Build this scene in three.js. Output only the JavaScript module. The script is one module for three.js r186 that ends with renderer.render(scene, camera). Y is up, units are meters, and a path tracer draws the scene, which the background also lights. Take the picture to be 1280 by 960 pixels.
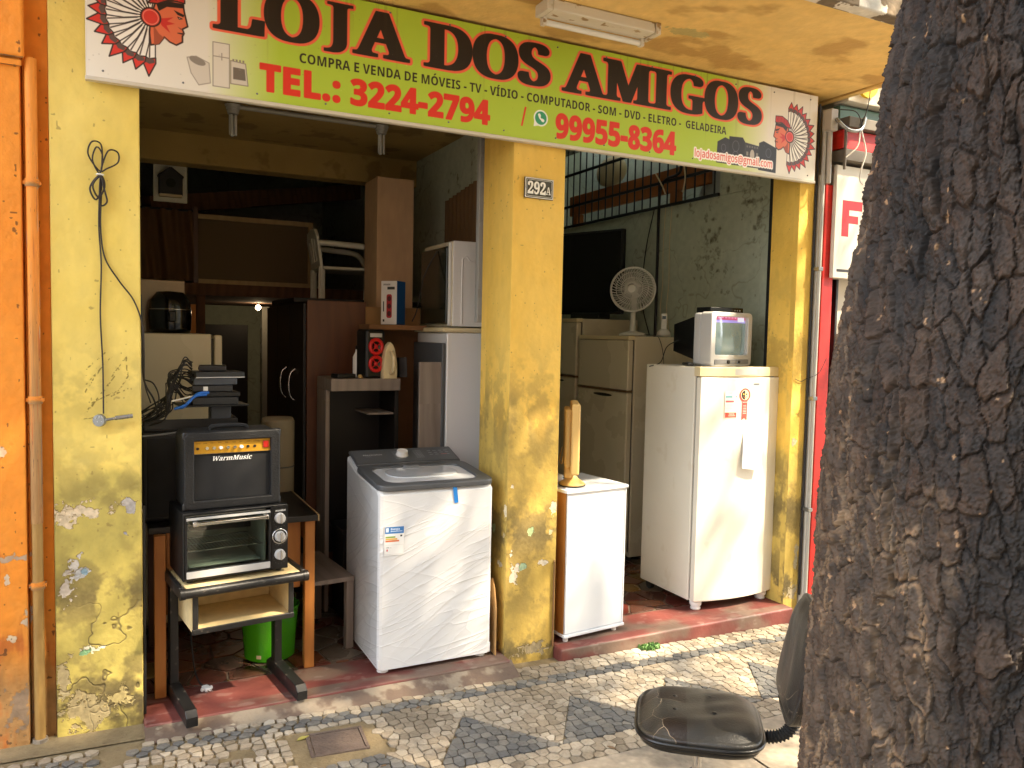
import * as THREE from 'three';
import { RoundedBoxGeometry } from 'three/addons/geometries/RoundedBoxGeometry.js';
import { mergeGeometries } from 'three/addons/utils/BufferGeometryUtils.js';

// ---------------------------------------------------------------- camera, sky, sun, exposure
const scene = new THREE.Scene();
const camera = new THREE.PerspectiveCamera(51.28, 4 / 3, 0.05, 400);
{
  const yaw = 0.465, pitch = 0.0602, roll = 0.0209;
  const f = new THREE.Vector3(Math.sin(yaw) * Math.cos(pitch), -Math.sin(pitch), -Math.cos(yaw) * Math.cos(pitch));
  const r0 = new THREE.Vector3(Math.cos(yaw), 0, Math.sin(yaw)), u0 = new THREE.Vector3().crossVectors(r0, f);
  const r = r0.clone().multiplyScalar(Math.cos(roll)).addScaledVector(u0, Math.sin(roll));
  const u = u0.clone().multiplyScalar(Math.cos(roll)).addScaledVector(r0, -Math.sin(roll));
  camera.position.set(0, 1.65, 3.64);
  camera.quaternion.setFromRotationMatrix(new THREE.Matrix4().makeBasis(r, u, f.clone().negate()));
}
scene.add(camera);
const renderer = new THREE.WebGLRenderer({ antialias: true });
renderer.toneMapping = THREE.LinearToneMapping;
renderer.toneMappingExposure = 7.6;
renderer.shadowMap.enabled = true;

const SUN = new THREE.Vector3(0.62, 1, 0.56).normalize();
{
  // hazy tropical sky: pale at the horizon, soft blue overhead, thin cloud streaks, brighter air round the sun
  const W = 256, H = 128, d = new Float32Array(W * H * 4);
  for (let j = 0; j < H; j++) for (let i = 0; i < W; i++) {
    const el = ((j + 0.5) / H - 0.5) * Math.PI, az = ((i + 0.5) / W - 0.5) * 2 * Math.PI;
    const dir = new THREE.Vector3(Math.cos(el) * Math.cos(az), Math.sin(el), Math.cos(el) * Math.sin(az));
    const t = Math.pow(Math.max(0, dir.y), 0.45), g = Math.pow(Math.max(0, dir.dot(SUN)), 6);
    const k = 0.9, o = (j * W + i) * 4;
    d[o] = k * (0.95 * (1 - t) + 0.6 * t + 0.8 * g); d[o + 1] = k * (0.97 * (1 - t) + 0.69 * t + 0.74 * g); d[o + 2] = k * (0.97 * (1 - t) + 0.84 * t + 0.6 * g); d[o + 3] = 1;
    if (dir.y < 0) { d[o] = d[o + 1] = d[o + 2] = 0.25 * k; }
  }
  const sky = new THREE.DataTexture(d, W, H, THREE.RGBAFormat, THREE.FloatType);
  sky.mapping = THREE.EquirectangularReflectionMapping; sky.magFilter = THREE.LinearFilter; sky.needsUpdate = true;
  scene.background = sky; scene.environment = sky;
}
const sun = new THREE.DirectionalLight(new THREE.Color().setRGB(1, 0.84, 0.62), 3.4);
sun.position.copy(SUN).multiplyScalar(30).add(new THREE.Vector3(1.8, 0, 0)); sun.target.position.set(1.8, 0, 0);
sun.castShadow = true; sun.shadow.mapSize.set(4096, 4096); sun.shadow.radius = 2.2;
Object.assign(sun.shadow.camera, { left: -9, right: 9, top: 9, bottom: -9, near: 1, far: 60 });
scene.add(sun, sun.target);

// ---------------------------------------------------------------- noise
let SEED = 7;
const rnd = () => { SEED = (SEED + 0x6d2b79f5) | 0; let t = Math.imul(SEED ^ (SEED >>> 15), 1 | SEED); t = (t + Math.imul(t ^ (t >>> 7), 61 | t)) ^ t; return ((t ^ (t >>> 14)) >>> 0) / 4294967296; };
const rr = (a, b) => a + (b - a) * rnd();
const hash = (x, y, s) => { let h = Math.imul(x, 374761393) + Math.imul(y, 668265263) + Math.imul(s, 2147483647 - 1013); h = Math.imul(h ^ (h >>> 13), 1274126177); h ^= h >>> 16; h = Math.imul(h, 2246822519); return ((h ^ (h >>> 15)) >>> 0) / 4294967296; };
const lerp = (a, b, t) => a + (b - a) * t, clamp = (x, a = 0, b = 1) => Math.min(b, Math.max(a, x));
const sstep = (a, b, x) => { const t = clamp((x - a) / (b - a)); return t * t * (3 - 2 * t); };
function vn(x, y, s = 0, p = 0) {
  let ix = Math.floor(x), iy = Math.floor(y); const fx = x - ix, fy = y - iy, u = fx * fx * (3 - 2 * fx), v = fy * fy * (3 - 2 * fy);
  let ix1 = ix + 1, iy1 = iy + 1;
  if (p) { ix = ((ix % p) + p) % p; ix1 = ((ix1 % p) + p) % p; iy = ((iy % p) + p) % p; iy1 = ((iy1 % p) + p) % p; }
  const a = hash(ix, iy, s), b = hash(ix1, iy, s), c = hash(ix, iy1, s), d = hash(ix1, iy1, s);
  return lerp(lerp(a, b, u), lerp(c, d, u), v);
}
function fbm(x, y, o = 4, s = 0, p = 0) { let a = 0.5, r = 0, n = 0; for (let i = 0; i < o; i++) { r += a * vn(x, y, s + i * 17, p); n += a; a *= 0.5; x *= 2; y *= 2; p *= 2; } return r / n; }
function worley(x, y, s) {
  const ix = Math.floor(x), iy = Math.floor(y); let f1 = 9, f2 = 9, id = 0;
  for (let j = -1; j <= 1; j++) for (let i = -1; i <= 1; i++) {
    const cx = ix + i, cy = iy + j, dx = cx + 0.15 + 0.7 * hash(cx, cy, s) - x, dy = cy + 0.15 + 0.7 * hash(cx, cy, s + 9) - y, d = Math.sqrt(dx * dx + dy * dy);
    if (d < f1) { f2 = f1; f1 = d; id = hash(cx, cy, s + 31); } else if (d < f2) f2 = d;
  }
  return [f1, f2, id];
}

// ---------------------------------------------------------------- textures
function texRGB(w, h, fn, rx = 1, ry = 1) {     // fn(u, v) -> sRGB 0..1, v up
  const d = new Uint8Array(w * h * 4);
  for (let j = 0; j < h; j++) for (let i = 0; i < w; i++) {
    const c = fn((i + 0.5) / w, (j + 0.5) / h), o = (j * w + i) * 4;
    d[o] = clamp(c[0]) * 255; d[o + 1] = clamp(c[1]) * 255; d[o + 2] = clamp(c[2]) * 255; d[o + 3] = 255;
  }
  const t = new THREE.DataTexture(d, w, h); t.colorSpace = THREE.SRGBColorSpace; return fin(t, rx, ry);
}
function texG(w, h, fn, rx = 1, ry = 1) {
  const d = new Uint8Array(w * h * 4);
  for (let j = 0; j < h; j++) for (let i = 0; i < w; i++) { const c = clamp(fn((i + 0.5) / w, (j + 0.5) / h)) * 255, o = (j * w + i) * 4; d[o] = d[o + 1] = d[o + 2] = c; d[o + 3] = 255; }
  return fin(new THREE.DataTexture(d, w, h), rx, ry);
}
function fin(t, rx, ry) { t.wrapS = t.wrapT = THREE.RepeatWrapping; t.magFilter = t.minFilter = THREE.LinearFilter; t.repeat.set(rx, ry); t.needsUpdate = true; return t; }
function canvasTex(w, h, draw) {
  const c = document.createElement('canvas'); c.width = w; c.height = h; draw(c.getContext('2d'), w, h);
  const t = new THREE.CanvasTexture(c); t.colorSpace = THREE.SRGBColorSpace; t.magFilter = THREE.LinearFilter; return t;
}
const hex = (h) => [(h >> 16) / 255, ((h >> 8) & 255) / 255, (h & 255) / 255];
const mix = (a, b, t) => [lerp(a[0], b[0], t), lerp(a[1], b[1], t), lerp(a[2], b[2], t)];
const mul = (a, k) => [a[0] * k, a[1] * k, a[2] * k];

// shared relief: metre-mapped, tiling every metre (or less)
const bumpPlaster = texG(512, 512, (u, v) => 0.6 * fbm(u * 8, v * 8, 5, 1, 8) + 0.4 * fbm(u * 48, v * 48, 3, 5, 48), 1.25, 1.25);
const bumpFine = texG(256, 256, (u, v) => fbm(u * 32, v * 32, 3, 11, 32), 4, 4);
const bumpOrange = texG(256, 256, (u, v) => fbm(u * 24, v * 24, 2, 13, 24), 8, 8);   // enamel orange peel
const smudge = texG(512, 512, (u, v) => 0.32 + 0.45 * fbm(u * 5, v * 5, 5, 21, 5), 1, 1);
const smudgeLow = texG(256, 256, (u, v) => 0.12 + 0.4 * fbm(u * 4, v * 4, 5, 22, 4), 1.3, 1.3);
function woodTex(a, b, s, knots = 0.4) {
  return texRGB(256, 512, (u, v) => {
    const w = fbm(u * 3, v * 3, 3, s, 3) * 0.6, g = fbm(u * 22 + w * 6, v * 2, 4, s + 3, 0), l = Math.abs(Math.sin((u * 9 + w * 2.2 + 0.35 * vn(v * 3, u * 3, s + 4)) * Math.PI));
    return mix(hex(a), hex(b), clamp(0.55 * g + knots * l));
  }, 1.6, 0.8);
}
const cardTex = (a, s) => texRGB(256, 256, (u, v) => mul(hex(a), 0.84 + 0.22 * fbm(u * 4, v * 4, 4, s, 4) + 0.06 * fbm(u * 60, v * 12, 2, s + 2)), 1, 1);

// ---------------------------------------------------------------- materials
const M = {};
function mat(key, o) {
  const p = { roughness: 0.7, ...o }; if (typeof p.c === 'number') { p.color = new THREE.Color(p.c); } else if (p.c) p.color = new THREE.Color().setRGB(...p.c);
  delete p.c; const m = new THREE.MeshPhysicalMaterial(p); m.name = key; M[key] = m; return m;
}
// ---------------------------------------------------------------- geometry helpers
const V = (x, y, z) => new THREE.Vector3(x, y, z);
function muv(g) {   // metre uv from the dominant normal
  if (g.index) g = g.toNonIndexed();
  const p = g.attributes.position, n = g.attributes.normal, uv = new Float32Array(p.count * 2);
  for (let i = 0; i < p.count; i += 3) {
    let ax = 0, ay = 0, az = 0; for (let k = 0; k < 3; k++) { ax += n.getX(i + k); ay += n.getY(i + k); az += n.getZ(i + k); }
    ax = Math.abs(ax); ay = Math.abs(ay); az = Math.abs(az);
    for (let k = 0; k < 3; k++) { const q = i + k, x = p.getX(q), y = p.getY(q), z = p.getZ(q);
      if (az >= ax && az >= ay) { uv[q * 2] = x; uv[q * 2 + 1] = y; } else if (ax >= ay) { uv[q * 2] = z; uv[q * 2 + 1] = y; } else { uv[q * 2] = x; uv[q * 2 + 1] = z; } }
  }
  g.setAttribute('uv', new THREE.BufferAttribute(uv, 2)); return g;
}
function T(g, x = 0, y = 0, z = 0, rx = 0, ry = 0, rz = 0) {
  g.applyMatrix4(new THREE.Matrix4().compose(V(x, y, z), new THREE.Quaternion().setFromEuler(new THREE.Euler(rx, ry, rz)), V(1, 1, 1))); return g;
}
// box given by its bounds, edges rounded
function bb(x0, x1, y0, y1, z0, z1, r = 0.004, seg = 1) {
  const w = Math.abs(x1 - x0), h = Math.abs(y1 - y0), d = Math.abs(z1 - z0); r = Math.min(r, w / 2.2, h / 2.2, d / 2.2);
  const g = new RoundedBoxGeometry(w, h, d, seg, r); g.translate((x0 + x1) / 2, (y0 + y1) / 2, (z0 + z1) / 2); return muv(g);
}
const bc = (w, h, d, r, seg) => bb(-w / 2, w / 2, -h / 2, h / 2, -d / 2, d / 2, r, seg);      // centred
const bs = (w, h, d, r, seg) => bb(-w / 2, w / 2, 0, h, -d / 2, d / 2, r, seg);               // standing on y = 0
function cyl(r0, r1, h, n = 24, open = false) { return new THREE.CylinderGeometry(r1, r0, h, n, 1, open).translate(0, h / 2, 0); }
function rod(a, b, r, n = 10) { const d = V().subVectors(b, a), g = new THREE.CylinderGeometry(r, r, d.length(), n); g.applyQuaternion(new THREE.Quaternion().setFromUnitVectors(V(0, 1, 0), d.clone().normalize())); return T(g, (a.x + b.x) / 2, (a.y + b.y) / 2, (a.z + b.z) / 2); }
function tube(pts, r, seg = 0, n = 7, closed = false) { const c = new THREE.CatmullRomCurve3(pts.map((p) => (p.isVector3 ? p : V(...p))), closed, 'catmullrom', 0.5); return new THREE.TubeGeometry(c, seg || pts.length * 8, r, n, closed); }
function lathe(pts, n = 32) { return new THREE.LatheGeometry(pts.map(([x, y]) => new THREE.Vector2(x, y)), n); }
function shapeXY(pts, depth, bevel = 0, holes = []) {
  const s = new THREE.Shape(pts.map(([x, y]) => new THREE.Vector2(x, y))); for (const h of holes) s.holes.push(new THREE.Path(h.map(([x, y]) => new THREE.Vector2(x, y))));
  const g = new THREE.ExtrudeGeometry(s, { depth, bevelEnabled: bevel > 0, bevelThickness: bevel, bevelSize: bevel, bevelSegments: 2, curveSegments: 12 }); return muv(g);
}
function rrect(w, h, r, n = 5) { const p = []; for (const [sx, sy, a0] of [[1, 1, 0], [-1, 1, 90], [-1, -1, 180], [1, -1, 270]]) for (let i = 0; i <= n; i++) { const a = (a0 + 90 * i / n) * Math.PI / 180; p.push([sx * (w / 2 - r) + r * Math.cos(a), sy * (h / 2 - r) + r * Math.sin(a)]); } return p; }
function mg(...gs) { return mergeGeometries(gs.flat().map((g) => { g = g.index ? g.toNonIndexed() : g; if (!g.attributes.uv) muv(g); for (const k of Object.keys(g.attributes)) if (!['position', 'normal', 'uv'].includes(k)) g.deleteAttribute(k); return g; })); }
function quad(w, h) { return new THREE.PlaneGeometry(w, h); }

// ---------------------------------------------------------------- things and parts
const taken = {};
function numbered(n) { const k = taken[n] ?? 0; taken[n] = k + 1; return k ? n + '_' + String(k).padStart(3, '0') : n; }
function tag(o, label, category, group, kind) { if (label) o.userData.label = label; if (category) o.userData.category = category; if (group) o.userData.group = group; if (kind) o.userData.kind = kind; return o; }
function thing(name, label, category, pos = [0, 0, 0], turn = 0, group) {
  const o = new THREE.Group(); o.name = numbered(name); o.position.set(...pos); o.rotation.y = turn; scene.add(o); return tag(o, label, category, group);
}
function part(parent, name, geo, m, label) {
  const o = new THREE.Mesh(geo, typeof m === 'string' ? M[m] : m); o.name = name; o.castShadow = o.receiveShadow = true; parent.add(o); if (label) o.userData.label = label; return o;
}
function solo(name, label, category, geo, m, pos = [0, 0, 0], turn = 0, group) { const o = part(scene, numbered(name), geo, m); o.position.set(...pos); o.rotation.y = turn; return tag(o, label, category, group); }
function struct(name, geo, m) { const o = part(scene, name, geo, m); o.userData.kind = 'structure'; return o; }
// ================================================================ THE SETTING
const pavY = (x) => -0.02 - 0.0185 * clamp(x, -1.5, 6);        // the pavement falls a little along the facade

// ---- convex cells for stones and floor tiles
function clipHalf(poly, px, pz, nx, nz) {   // keep (p - P).n <= 0
  const out = []; for (let i = 0; i < poly.length; i++) { const a = poly[i], b = poly[(i + 1) % poly.length], da = (a[0] - px) * nx + (a[1] - pz) * nz, db = (b[0] - px) * nx + (b[1] - pz) * nz;
    if (da <= 0) out.push(a); if ((da < 0 && db > 0) || (da > 0 && db < 0)) { const t = da / (da - db); out.push([lerp(a[0], b[0], t), lerp(a[1], b[1], t)]); } } return out;
}
const area = (p) => { let s = 0; for (let i = 0; i < p.length; i++) { const a = p[i], b = p[(i + 1) % p.length]; s += a[0] * b[1] - b[0] * a[1]; } return s / 2; };
const cen = (p) => { let x = 0, z = 0; for (const q of p) { x += q[0]; z += q[1]; } return [x / p.length, z / p.length]; };
function cells(x0, x1, z0, z1, sx, sz, jit, stagger = 0.5) {
  const nx = Math.round((x1 - x0) / sx), nz = Math.round((z1 - z0) / sz), S = [];
  sx = (x1 - x0) / nx; sz = (z1 - z0) / nz;
  for (let j = -1; j <= nz; j++) { S[j + 1] = []; for (let i = -2; i <= nx + 1; i++) S[j + 1].push([x0 + (i + 0.5 + (j % 2 ? stagger : 0) + rr(-jit, jit)) * sx, z0 + (j + 0.5 + rr(-jit, jit)) * sz]); }
  const out = [];
  for (let j = 0; j < S.length; j++) for (let i = 0; i < S[j].length; i++) {
    const p = S[j][i]; if (p[0] < x0 - sx || p[0] > x1 + sx) continue;
    let c = [[x0, z0], [x1, z0], [x1, z1], [x0, z1]];
    for (let b = Math.max(0, j - 2); b <= Math.min(S.length - 1, j + 2); b++) for (let a = Math.max(0, i - 3); a <= Math.min(S[b].length - 1, i + 3); a++) {
      if (a === i && b === j) continue; const q = S[b][a]; c = clipHalf(c, (p[0] + q[0]) / 2, (p[1] + q[1]) / 2, q[0] - p[0], q[1] - p[1]); if (c.length < 3) break;
    }
    if (c.length >= 3) out.push(c);
  }
  return out;
}
// one stone: worn, bevelled top, side walls down into the joint
function stoneGeo(poly, yFn, gap, bev, drop, tilt = 0.003) {
  const c = cen(poly), size = Math.sqrt(Math.abs(area(poly))), k0 = 1 - gap / size, k1 = 1 - (gap + 2 * bev) / size, tx = rr(-tilt, tilt) / size, tz = rr(-tilt, tilt) / size, up = rr(-tilt, tilt);
  if (area(poly) > 0) poly = poly.slice().reverse();
  // knock the sharp corners off
  const q = []; for (let i = 0; i < poly.length; i++) { const a = poly[i], b = poly[(i + 1) % poly.length], l = Math.hypot(b[0] - a[0], b[1] - a[1]); if (l < size * 0.12) continue; const t = Math.min(0.25, 0.045 * size / l); q.push([lerp(a[0], b[0], t), lerp(a[1], b[1], t)], [lerp(a[0], b[0], 1 - t), lerp(a[1], b[1], 1 - t)]); }
  if (q.length < 3) return null;
  const P = (s, k, dy) => { const x = c[0] + (s[0] - c[0]) * k, z = c[1] + (s[1] - c[1]) * k; return [x, yFn(x) + up + (x - c[0]) * tx + (z - c[1]) * tz + dy, z]; };
  const pos = [], tri = (a, b, d) => pos.push(...a, ...b, ...d);
  const m = [c[0], yFn(c[0]) + up + 0.0012, c[1]];
  for (let i = 0; i < q.length; i++) { const a = q[i], b = q[(i + 1) % q.length];
    const a0 = P(a, k0, -drop), b0 = P(b, k0, -drop), a1 = P(a, k0, -bev), b1 = P(b, k0, -bev), a2 = P(a, k1, 0), b2 = P(b, k1, 0);
    tri(a0, b0, b1); tri(a0, b1, a1); tri(a1, b1, b2); tri(a1, b2, a2); tri(a2, b2, m); }
  const g = new THREE.BufferGeometry(); g.setAttribute('position', new THREE.Float32BufferAttribute(pos, 3)); g.computeVertexNormals();
  return muv(g);
}

// ---- pavement: mortar bed, then every stone
const speck = (s) => texRGB(256, 256, (u, v) => { const k = 0.72 + 0.3 * fbm(u * 10, v * 10, 4, s, 10) + 0.22 * fbm(u * 60, v * 60, 2, s + 5, 60); return [k, k * 0.99, k * 0.975]; }, 2.2, 2.2);
const speckA = speck(41), speckB = speck(57);
const lightStone = [[0.215, 0.175, 0.122], [0.275, 0.225, 0.16], [0.315, 0.262, 0.19], [0.355, 0.30, 0.222], [0.385, 0.33, 0.25], [0.42, 0.365, 0.285]].map((c, i) => mat('limestone_' + i, { c, map: i % 2 ? speckA : speckB, roughness: 0.72, bumpMap: bumpFine, bumpScale: 0.0016 }));
const darkStone = [[0.12, 0.117, 0.108], [0.15, 0.144, 0.13], [0.105, 0.104, 0.1], [0.18, 0.168, 0.145]].map((c, i) => mat('basalt_' + i, { c, map: i % 2 ? speckA : speckB, roughness: 0.66, bumpMap: bumpFine, bumpScale: 0.0016 }));
mat('mortar', { c: 0xffffff, roughness: 0.95, bumpMap: bumpFine, bumpScale: 0.003, map: texRGB(512, 512, (u, v) => mix(hex(0x62543b), hex(0x8e7d5c), fbm(u * 12, v * 12, 5, 61, 12) * 0.7 + 0.3 * fbm(u * 80, v * 80, 2, 65, 80)), 1, 1) });
mat('concrete', { c: 0xffffff, roughness: 0.9, bumpMap: bumpPlaster, bumpScale: 0.004, map: texRGB(1024, 1024, (u, v) => { const a = fbm(u * 6, v * 6, 6, 71, 6), b = fbm(u * 90, v * 90, 2, 75, 90), st = sstep(0.55, 0.7, fbm(u * 9, v * 9, 4, 78, 9)); return mul(mix(hex(0x8d8170), hex(0xa79b88), a), 0.86 + 0.22 * b - 0.18 * st); }, 0.5, 0.5) });
mat('asphalt', { c: 0xffffff, roughness: 0.92, bumpMap: bumpFine, bumpScale: 0.004, map: texRGB(512, 512, (u, v) => { const k = 0.22 + 0.08 * fbm(u * 9, v * 9, 4, 81, 9) + 0.07 * vn(u * 160, v * 160, 85, 160); return [k, k, k * 0.98]; }, 0.7, 0.7) });

function sheet(x0, x1, z0, z1, dy, nx = 24, nz = 8, flat = false) {
  const g = new THREE.PlaneGeometry(x1 - x0, z1 - z0, nx, nz).rotateX(-Math.PI / 2).translate((x0 + x1) / 2, 0, (z0 + z1) / 2), p = g.attributes.position;
  for (let i = 0; i < p.count; i++) p.setY(i, (flat ? 0 : pavY(p.getX(i))) + dy); g.computeVertexNormals(); return muv(g);
}
struct('ground', sheet(-200, 200, -200, 200, -0.42, 1, 1, true), 'asphalt');
struct('road', (() => { const g = sheet(-60, 60, 4.12, 13, -0.27, 1, 1, true); return g; })(), 'asphalt');
struct('kerb', (() => { const gs = []; for (let x = -20; x < 22; x += 1.0) gs.push(bb(x + 0.004, x + 0.996, -0.36, -0.075, 3.92, 4.1, 0.018, 2)); return mg(gs); })(), 'concrete');
// concrete strip between the mosaic and the kerb, in poured bays
struct('concrete_strip', (() => { const gs = []; for (const [a, b] of [[-20, -7], [-7, -3.4], [-3.4, 0.42], [0.42, 2.35], [2.35, 4.3], [4.3, 8], [8, 22]]) gs.push(sheet(a + 0.006, b - 0.006, 0.995, 3.92, 0.0, 8, 6)); return mg(gs); })(), 'concrete');
const pavement = struct('pavement', sheet(-20, 22, -0.3, 3.95, -0.0105, 84, 8), 'mortar');
{
  const band = (z) => z > 0.215 && z < 0.285;
  const tri = []; for (let k = -14; k < 26; k++) { const ax = 1.388 + 0.556 * k; tri.push([[ax, 0.45], [ax + 0.285, 0.842], [ax - 0.268, 0.842]]); }
  const SX0 = -1.2, SX1 = 5.2, all = [];
  const add = (poly, dark) => { if (poly.length >= 3 && Math.abs(area(poly)) > 0.00045) all.push({ poly, dark, c: cen(poly) }); };
  for (const c of cells(SX0, SX1, 0.075, 0.215, 0.052, 0.047, 0.2, 0.3)) add(c, false);
  for (const c of cells(SX0, SX1, 0.215, 0.29, 0.056, 0.0375, 0.14)) add(c, rnd() > 0.06);
  for (const c of cells(SX0, SX1, 0.29, 0.842, 0.047, 0.042, 0.26, 0.12)) {
    let rest = c;
    for (const t of tri) {
      if (Math.abs(t[0][0] - cen(c)[0]) > 0.42) continue;
      let inn = c, edges = [];
      for (let e = 0; e < 3; e++) { const a = t[e], b = t[(e + 1) % 3], nx = b[1] - a[1], nz = -(b[0] - a[0]); const n = clipHalf(inn, a[0], a[1], nx, nz); if (Math.abs(area(n)) < Math.abs(area(inn)) - 1e-6) edges.push([a, nx, nz]); inn = n; if (inn.length < 3) break; }
      if (inn.length >= 3 && Math.abs(area(inn)) > 1e-5) { add(inn, true); for (const [a, nx, nz] of edges) add(clipHalf(rest, a[0], a[1], -nx, -nz), false); rest = edges.length ? [] : []; break; }
    }
    if (rest.length) add(rest, false);
  }
  for (const c of cells(SX0, SX1, 0.842, 0.99, 0.054, 0.05, 0.2, 0.35)) add(c, false);
  // patched places: the inspection cover's concrete collar, and worn, filled spots near the orange wall
  const keep = all.filter(({ c }) => !(c[0] > 0.62 && c[0] < 1.0 && c[1] > 0.33 && c[1] < 0.64) && !(c[0] < 1.05 && c[1] < 0.13 + 0.05 * vn(c[0] * 5, 0, 3)) && !(c[0] < 0.5 && vn(c[0] * 7, c[1] * 7, 88) > 0.72) && !(c[0] < 0.05 && c[1] < 0.19));
  const cam = camera.position;
  for (const s of keep) { s.d = Math.hypot(s.c[0] - cam.x, 1.7, s.c[1] - cam.z); const dir = V(s.c[0], -0.05, s.c[1]).project(camera); s.seen = Math.abs(dir.x) < 1 && Math.abs(dir.y) < 1.02; }
  camera.updateMatrixWorld(); camera.updateProjectionMatrix();
  for (const s of keep) { const q = V(s.c[0], pavY(s.c[0]), s.c[1]).applyMatrix4(camera.matrixWorldInverse); const z = -q.z; s.px = 640 + 1000 * q.x / z; s.py = 480 - 1000 * q.y / z; s.seen = z > 0 && s.px > -5 && s.px < 1040 && s.py < 968 && !(s.px > 805 && s.px < 940 && s.py > 862); s.big = s.seen ? Math.sqrt(Math.abs(area(s.poly))) / z : 0; }
  keep.sort((a, b) => b.big - a.big);
  const restL = [[], [], [], [], [], []], restD = [[], [], [], []];
  keep.forEach((s, i) => {
    const worn = s.c[0] < 0.75, g = stoneGeo(s.poly, pavY, worn ? 0.009 : rr(0.003, 0.0052), 0.0014, 0.014, worn ? 0.0014 : 0.0022); if (!g) return;
    const k = s.dark ? Math.floor(4 * rnd()) : Math.floor(5.99 * clamp(1.5 * (fbm(s.c[0] * 2.6, s.c[1] * 2.6, 4, 66) - 0.34) + 0.62 * (rnd() - 0.2)));
    if (i < 300 && s.seen) part(pavement, 'stone', g, s.dark ? darkStone[k] : lightStone[k]); else (s.dark ? restD : restL)[k].push(g);
  });
  restL.forEach((gs, k) => { if (gs.length) { const o = part(pavement, 'limestone_setts', mg(gs), lightStone[k]); o.userData.kind = 'stuff'; } });
  restD.forEach((gs, k) => { if (gs.length) { const o = part(pavement, 'basalt_setts', mg(gs), darkStone[k]); o.userData.kind = 'stuff'; } });
}
// cracked concrete where mosaic meets the doorstep, and the collar of the cover
struct('doorstep_mortar', mg(sheet(-1.2, 1.12, -0.02, 0.14, -0.004, 20, 3), sheet(0.63, 1.0, 0.33, 0.645, -0.0035, 4, 4)), 'mortar');
{
  const t = thing('inspection_cover', 'rusty square iron inspection cover set in the pavement mosaic', 'manhole cover', [0.82, pavY(0.82), 0.465], -0.08);
  mat('rusty_iron', { c: [0.12, 0.085, 0.065], roughness: 0.8, bumpMap: bumpFine, bumpScale: 0.003, map: speckA });
  part(t, 'plate', bb(-0.1, 0.1, -0.012, 0.002, -0.08, 0.08, 0.002), 'rusty_iron');
  part(t, 'rim', mg(bb(-0.118, -0.103, -0.015, 0.004, -0.095, 0.095, 0.002), bb(0.103, 0.118, -0.015, 0.004, -0.095, 0.095, 0.002), bb(-0.103, 0.103, -0.015, 0.004, 0.083, 0.095, 0.002), bb(-0.103, 0.103, -0.015, 0.004, -0.095, -0.083, 0.002)), 'rusty_iron');
}

// ---- shop floor: dark screed, broken-tile mosaic, red cement border
mat('screed', { c: 0xffffff, roughness: 0.8, bumpMap: bumpFine, bumpScale: 0.002, map: texRGB(256, 256, (u, v) => mix(hex(0x4f4338), hex(0x7a6a58), fbm(u * 8, v * 8, 5, 91, 8)), 1, 1) });
mat('red_cement', { c: 0xffffff, roughness: 0.62, bumpMap: bumpPlaster, bumpScale: 0.003, map: texRGB(1024, 256, (u, v) => { const a = fbm(u * 24, v * 6, 5, 101, 0), w = sstep(0.5, 0.72, fbm(u * 14, v * 5, 5, 104)), sc = sstep(0.66, 0.74, fbm(u * 60, v * 22, 3, 107)); return mix(mix(mix(hex(0x5f312b), hex(0x743a32), a), hex(0x6d5a4d), w * 0.95), hex(0x94847a), sc * 0.35); }, 0.25, 1) });
struct('shop_floor', mg(bb(-0.2, 2.05, -0.2, -0.006, -5, -0.02, 0.001), bb(2.11, 3.98, -0.2, -0.006, -5, -0.02, 0.001)), 'screed');
{
  const tones = [0x5e2b23, 0x6f3a2c, 0x8a6a34, 0x53352b, 0x7b4a30, 0x6b5f52].map((c, i) => mat('floor_tile_' + i, { c, roughness: 0.5, map: i % 2 ? speckA : speckB, roughnessMap: smudge }));
  const floor = scene.getObjectByName('shop_floor');
  for (const [a, b] of [[-0.05, 2.05], [2.11, 3.95]]) for (const c of cells(a, b, -1.75, -0.24, 0.17, 0.16, 0.38)) { const g = stoneGeo(c, () => 0, 0.012, 0.0012, 0.006, 0.0005); if (g) part(floor, 'tile', g, tones[Math.floor(rnd() * 6)]); }
}
struct('threshold', mg(bb(0.11, 1.81, -0.16, 0.0, -0.235, 0.085, 0.012, 2), bb(2.11, 3.78, -0.2, 0.0, -0.235, 0.075, 0.014, 2), bb(1.79, 2.12, -0.2, -0.004, -0.33, -0.02, 0.004)), 'red_cement');
{ // sloped, smeared concrete lip from the left doorstep down to the stones
  const nx = 60, nz = 6, g = new THREE.PlaneGeometry(1.71, 0.12, nx, nz).rotateX(-Math.PI / 2).translate(0.965, 0, 0.13), p = g.attributes.position;
  for (let i = 0; i < p.count; i++) { const x = p.getX(i), t = (p.getZ(i) - 0.07) / 0.12, n = fbm(x * 7, t * 3, 4, 93); p.setZ(i, p.getZ(i) + t * 0.05 * (n - 0.5)); p.setY(i, lerp(-0.004, pavY(x) - 0.004, Math.pow(t, 0.75)) + 0.006 * (n - 0.5) * t * (1 - t) * 4); }
  g.computeVertexNormals(); mat('dirty_concrete', { c: 0xffffff, roughness: 0.92, bumpMap: bumpPlaster, bumpScale: 0.006, map: texRGB(512, 256, (u, v) => { const a = fbm(u * 18, v * 9, 5, 121), st = sstep(0.45, 0.62, fbm(u * 26, v * 12, 5, 124)); return mix(mix(hex(0x7f7261), hex(0x988a76), a), hex(0x5c4a3e), st * 0.8); }, 0.5, 1) }); struct('doorstep_lip', muv(g), 'dirty_concrete');
}
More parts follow.
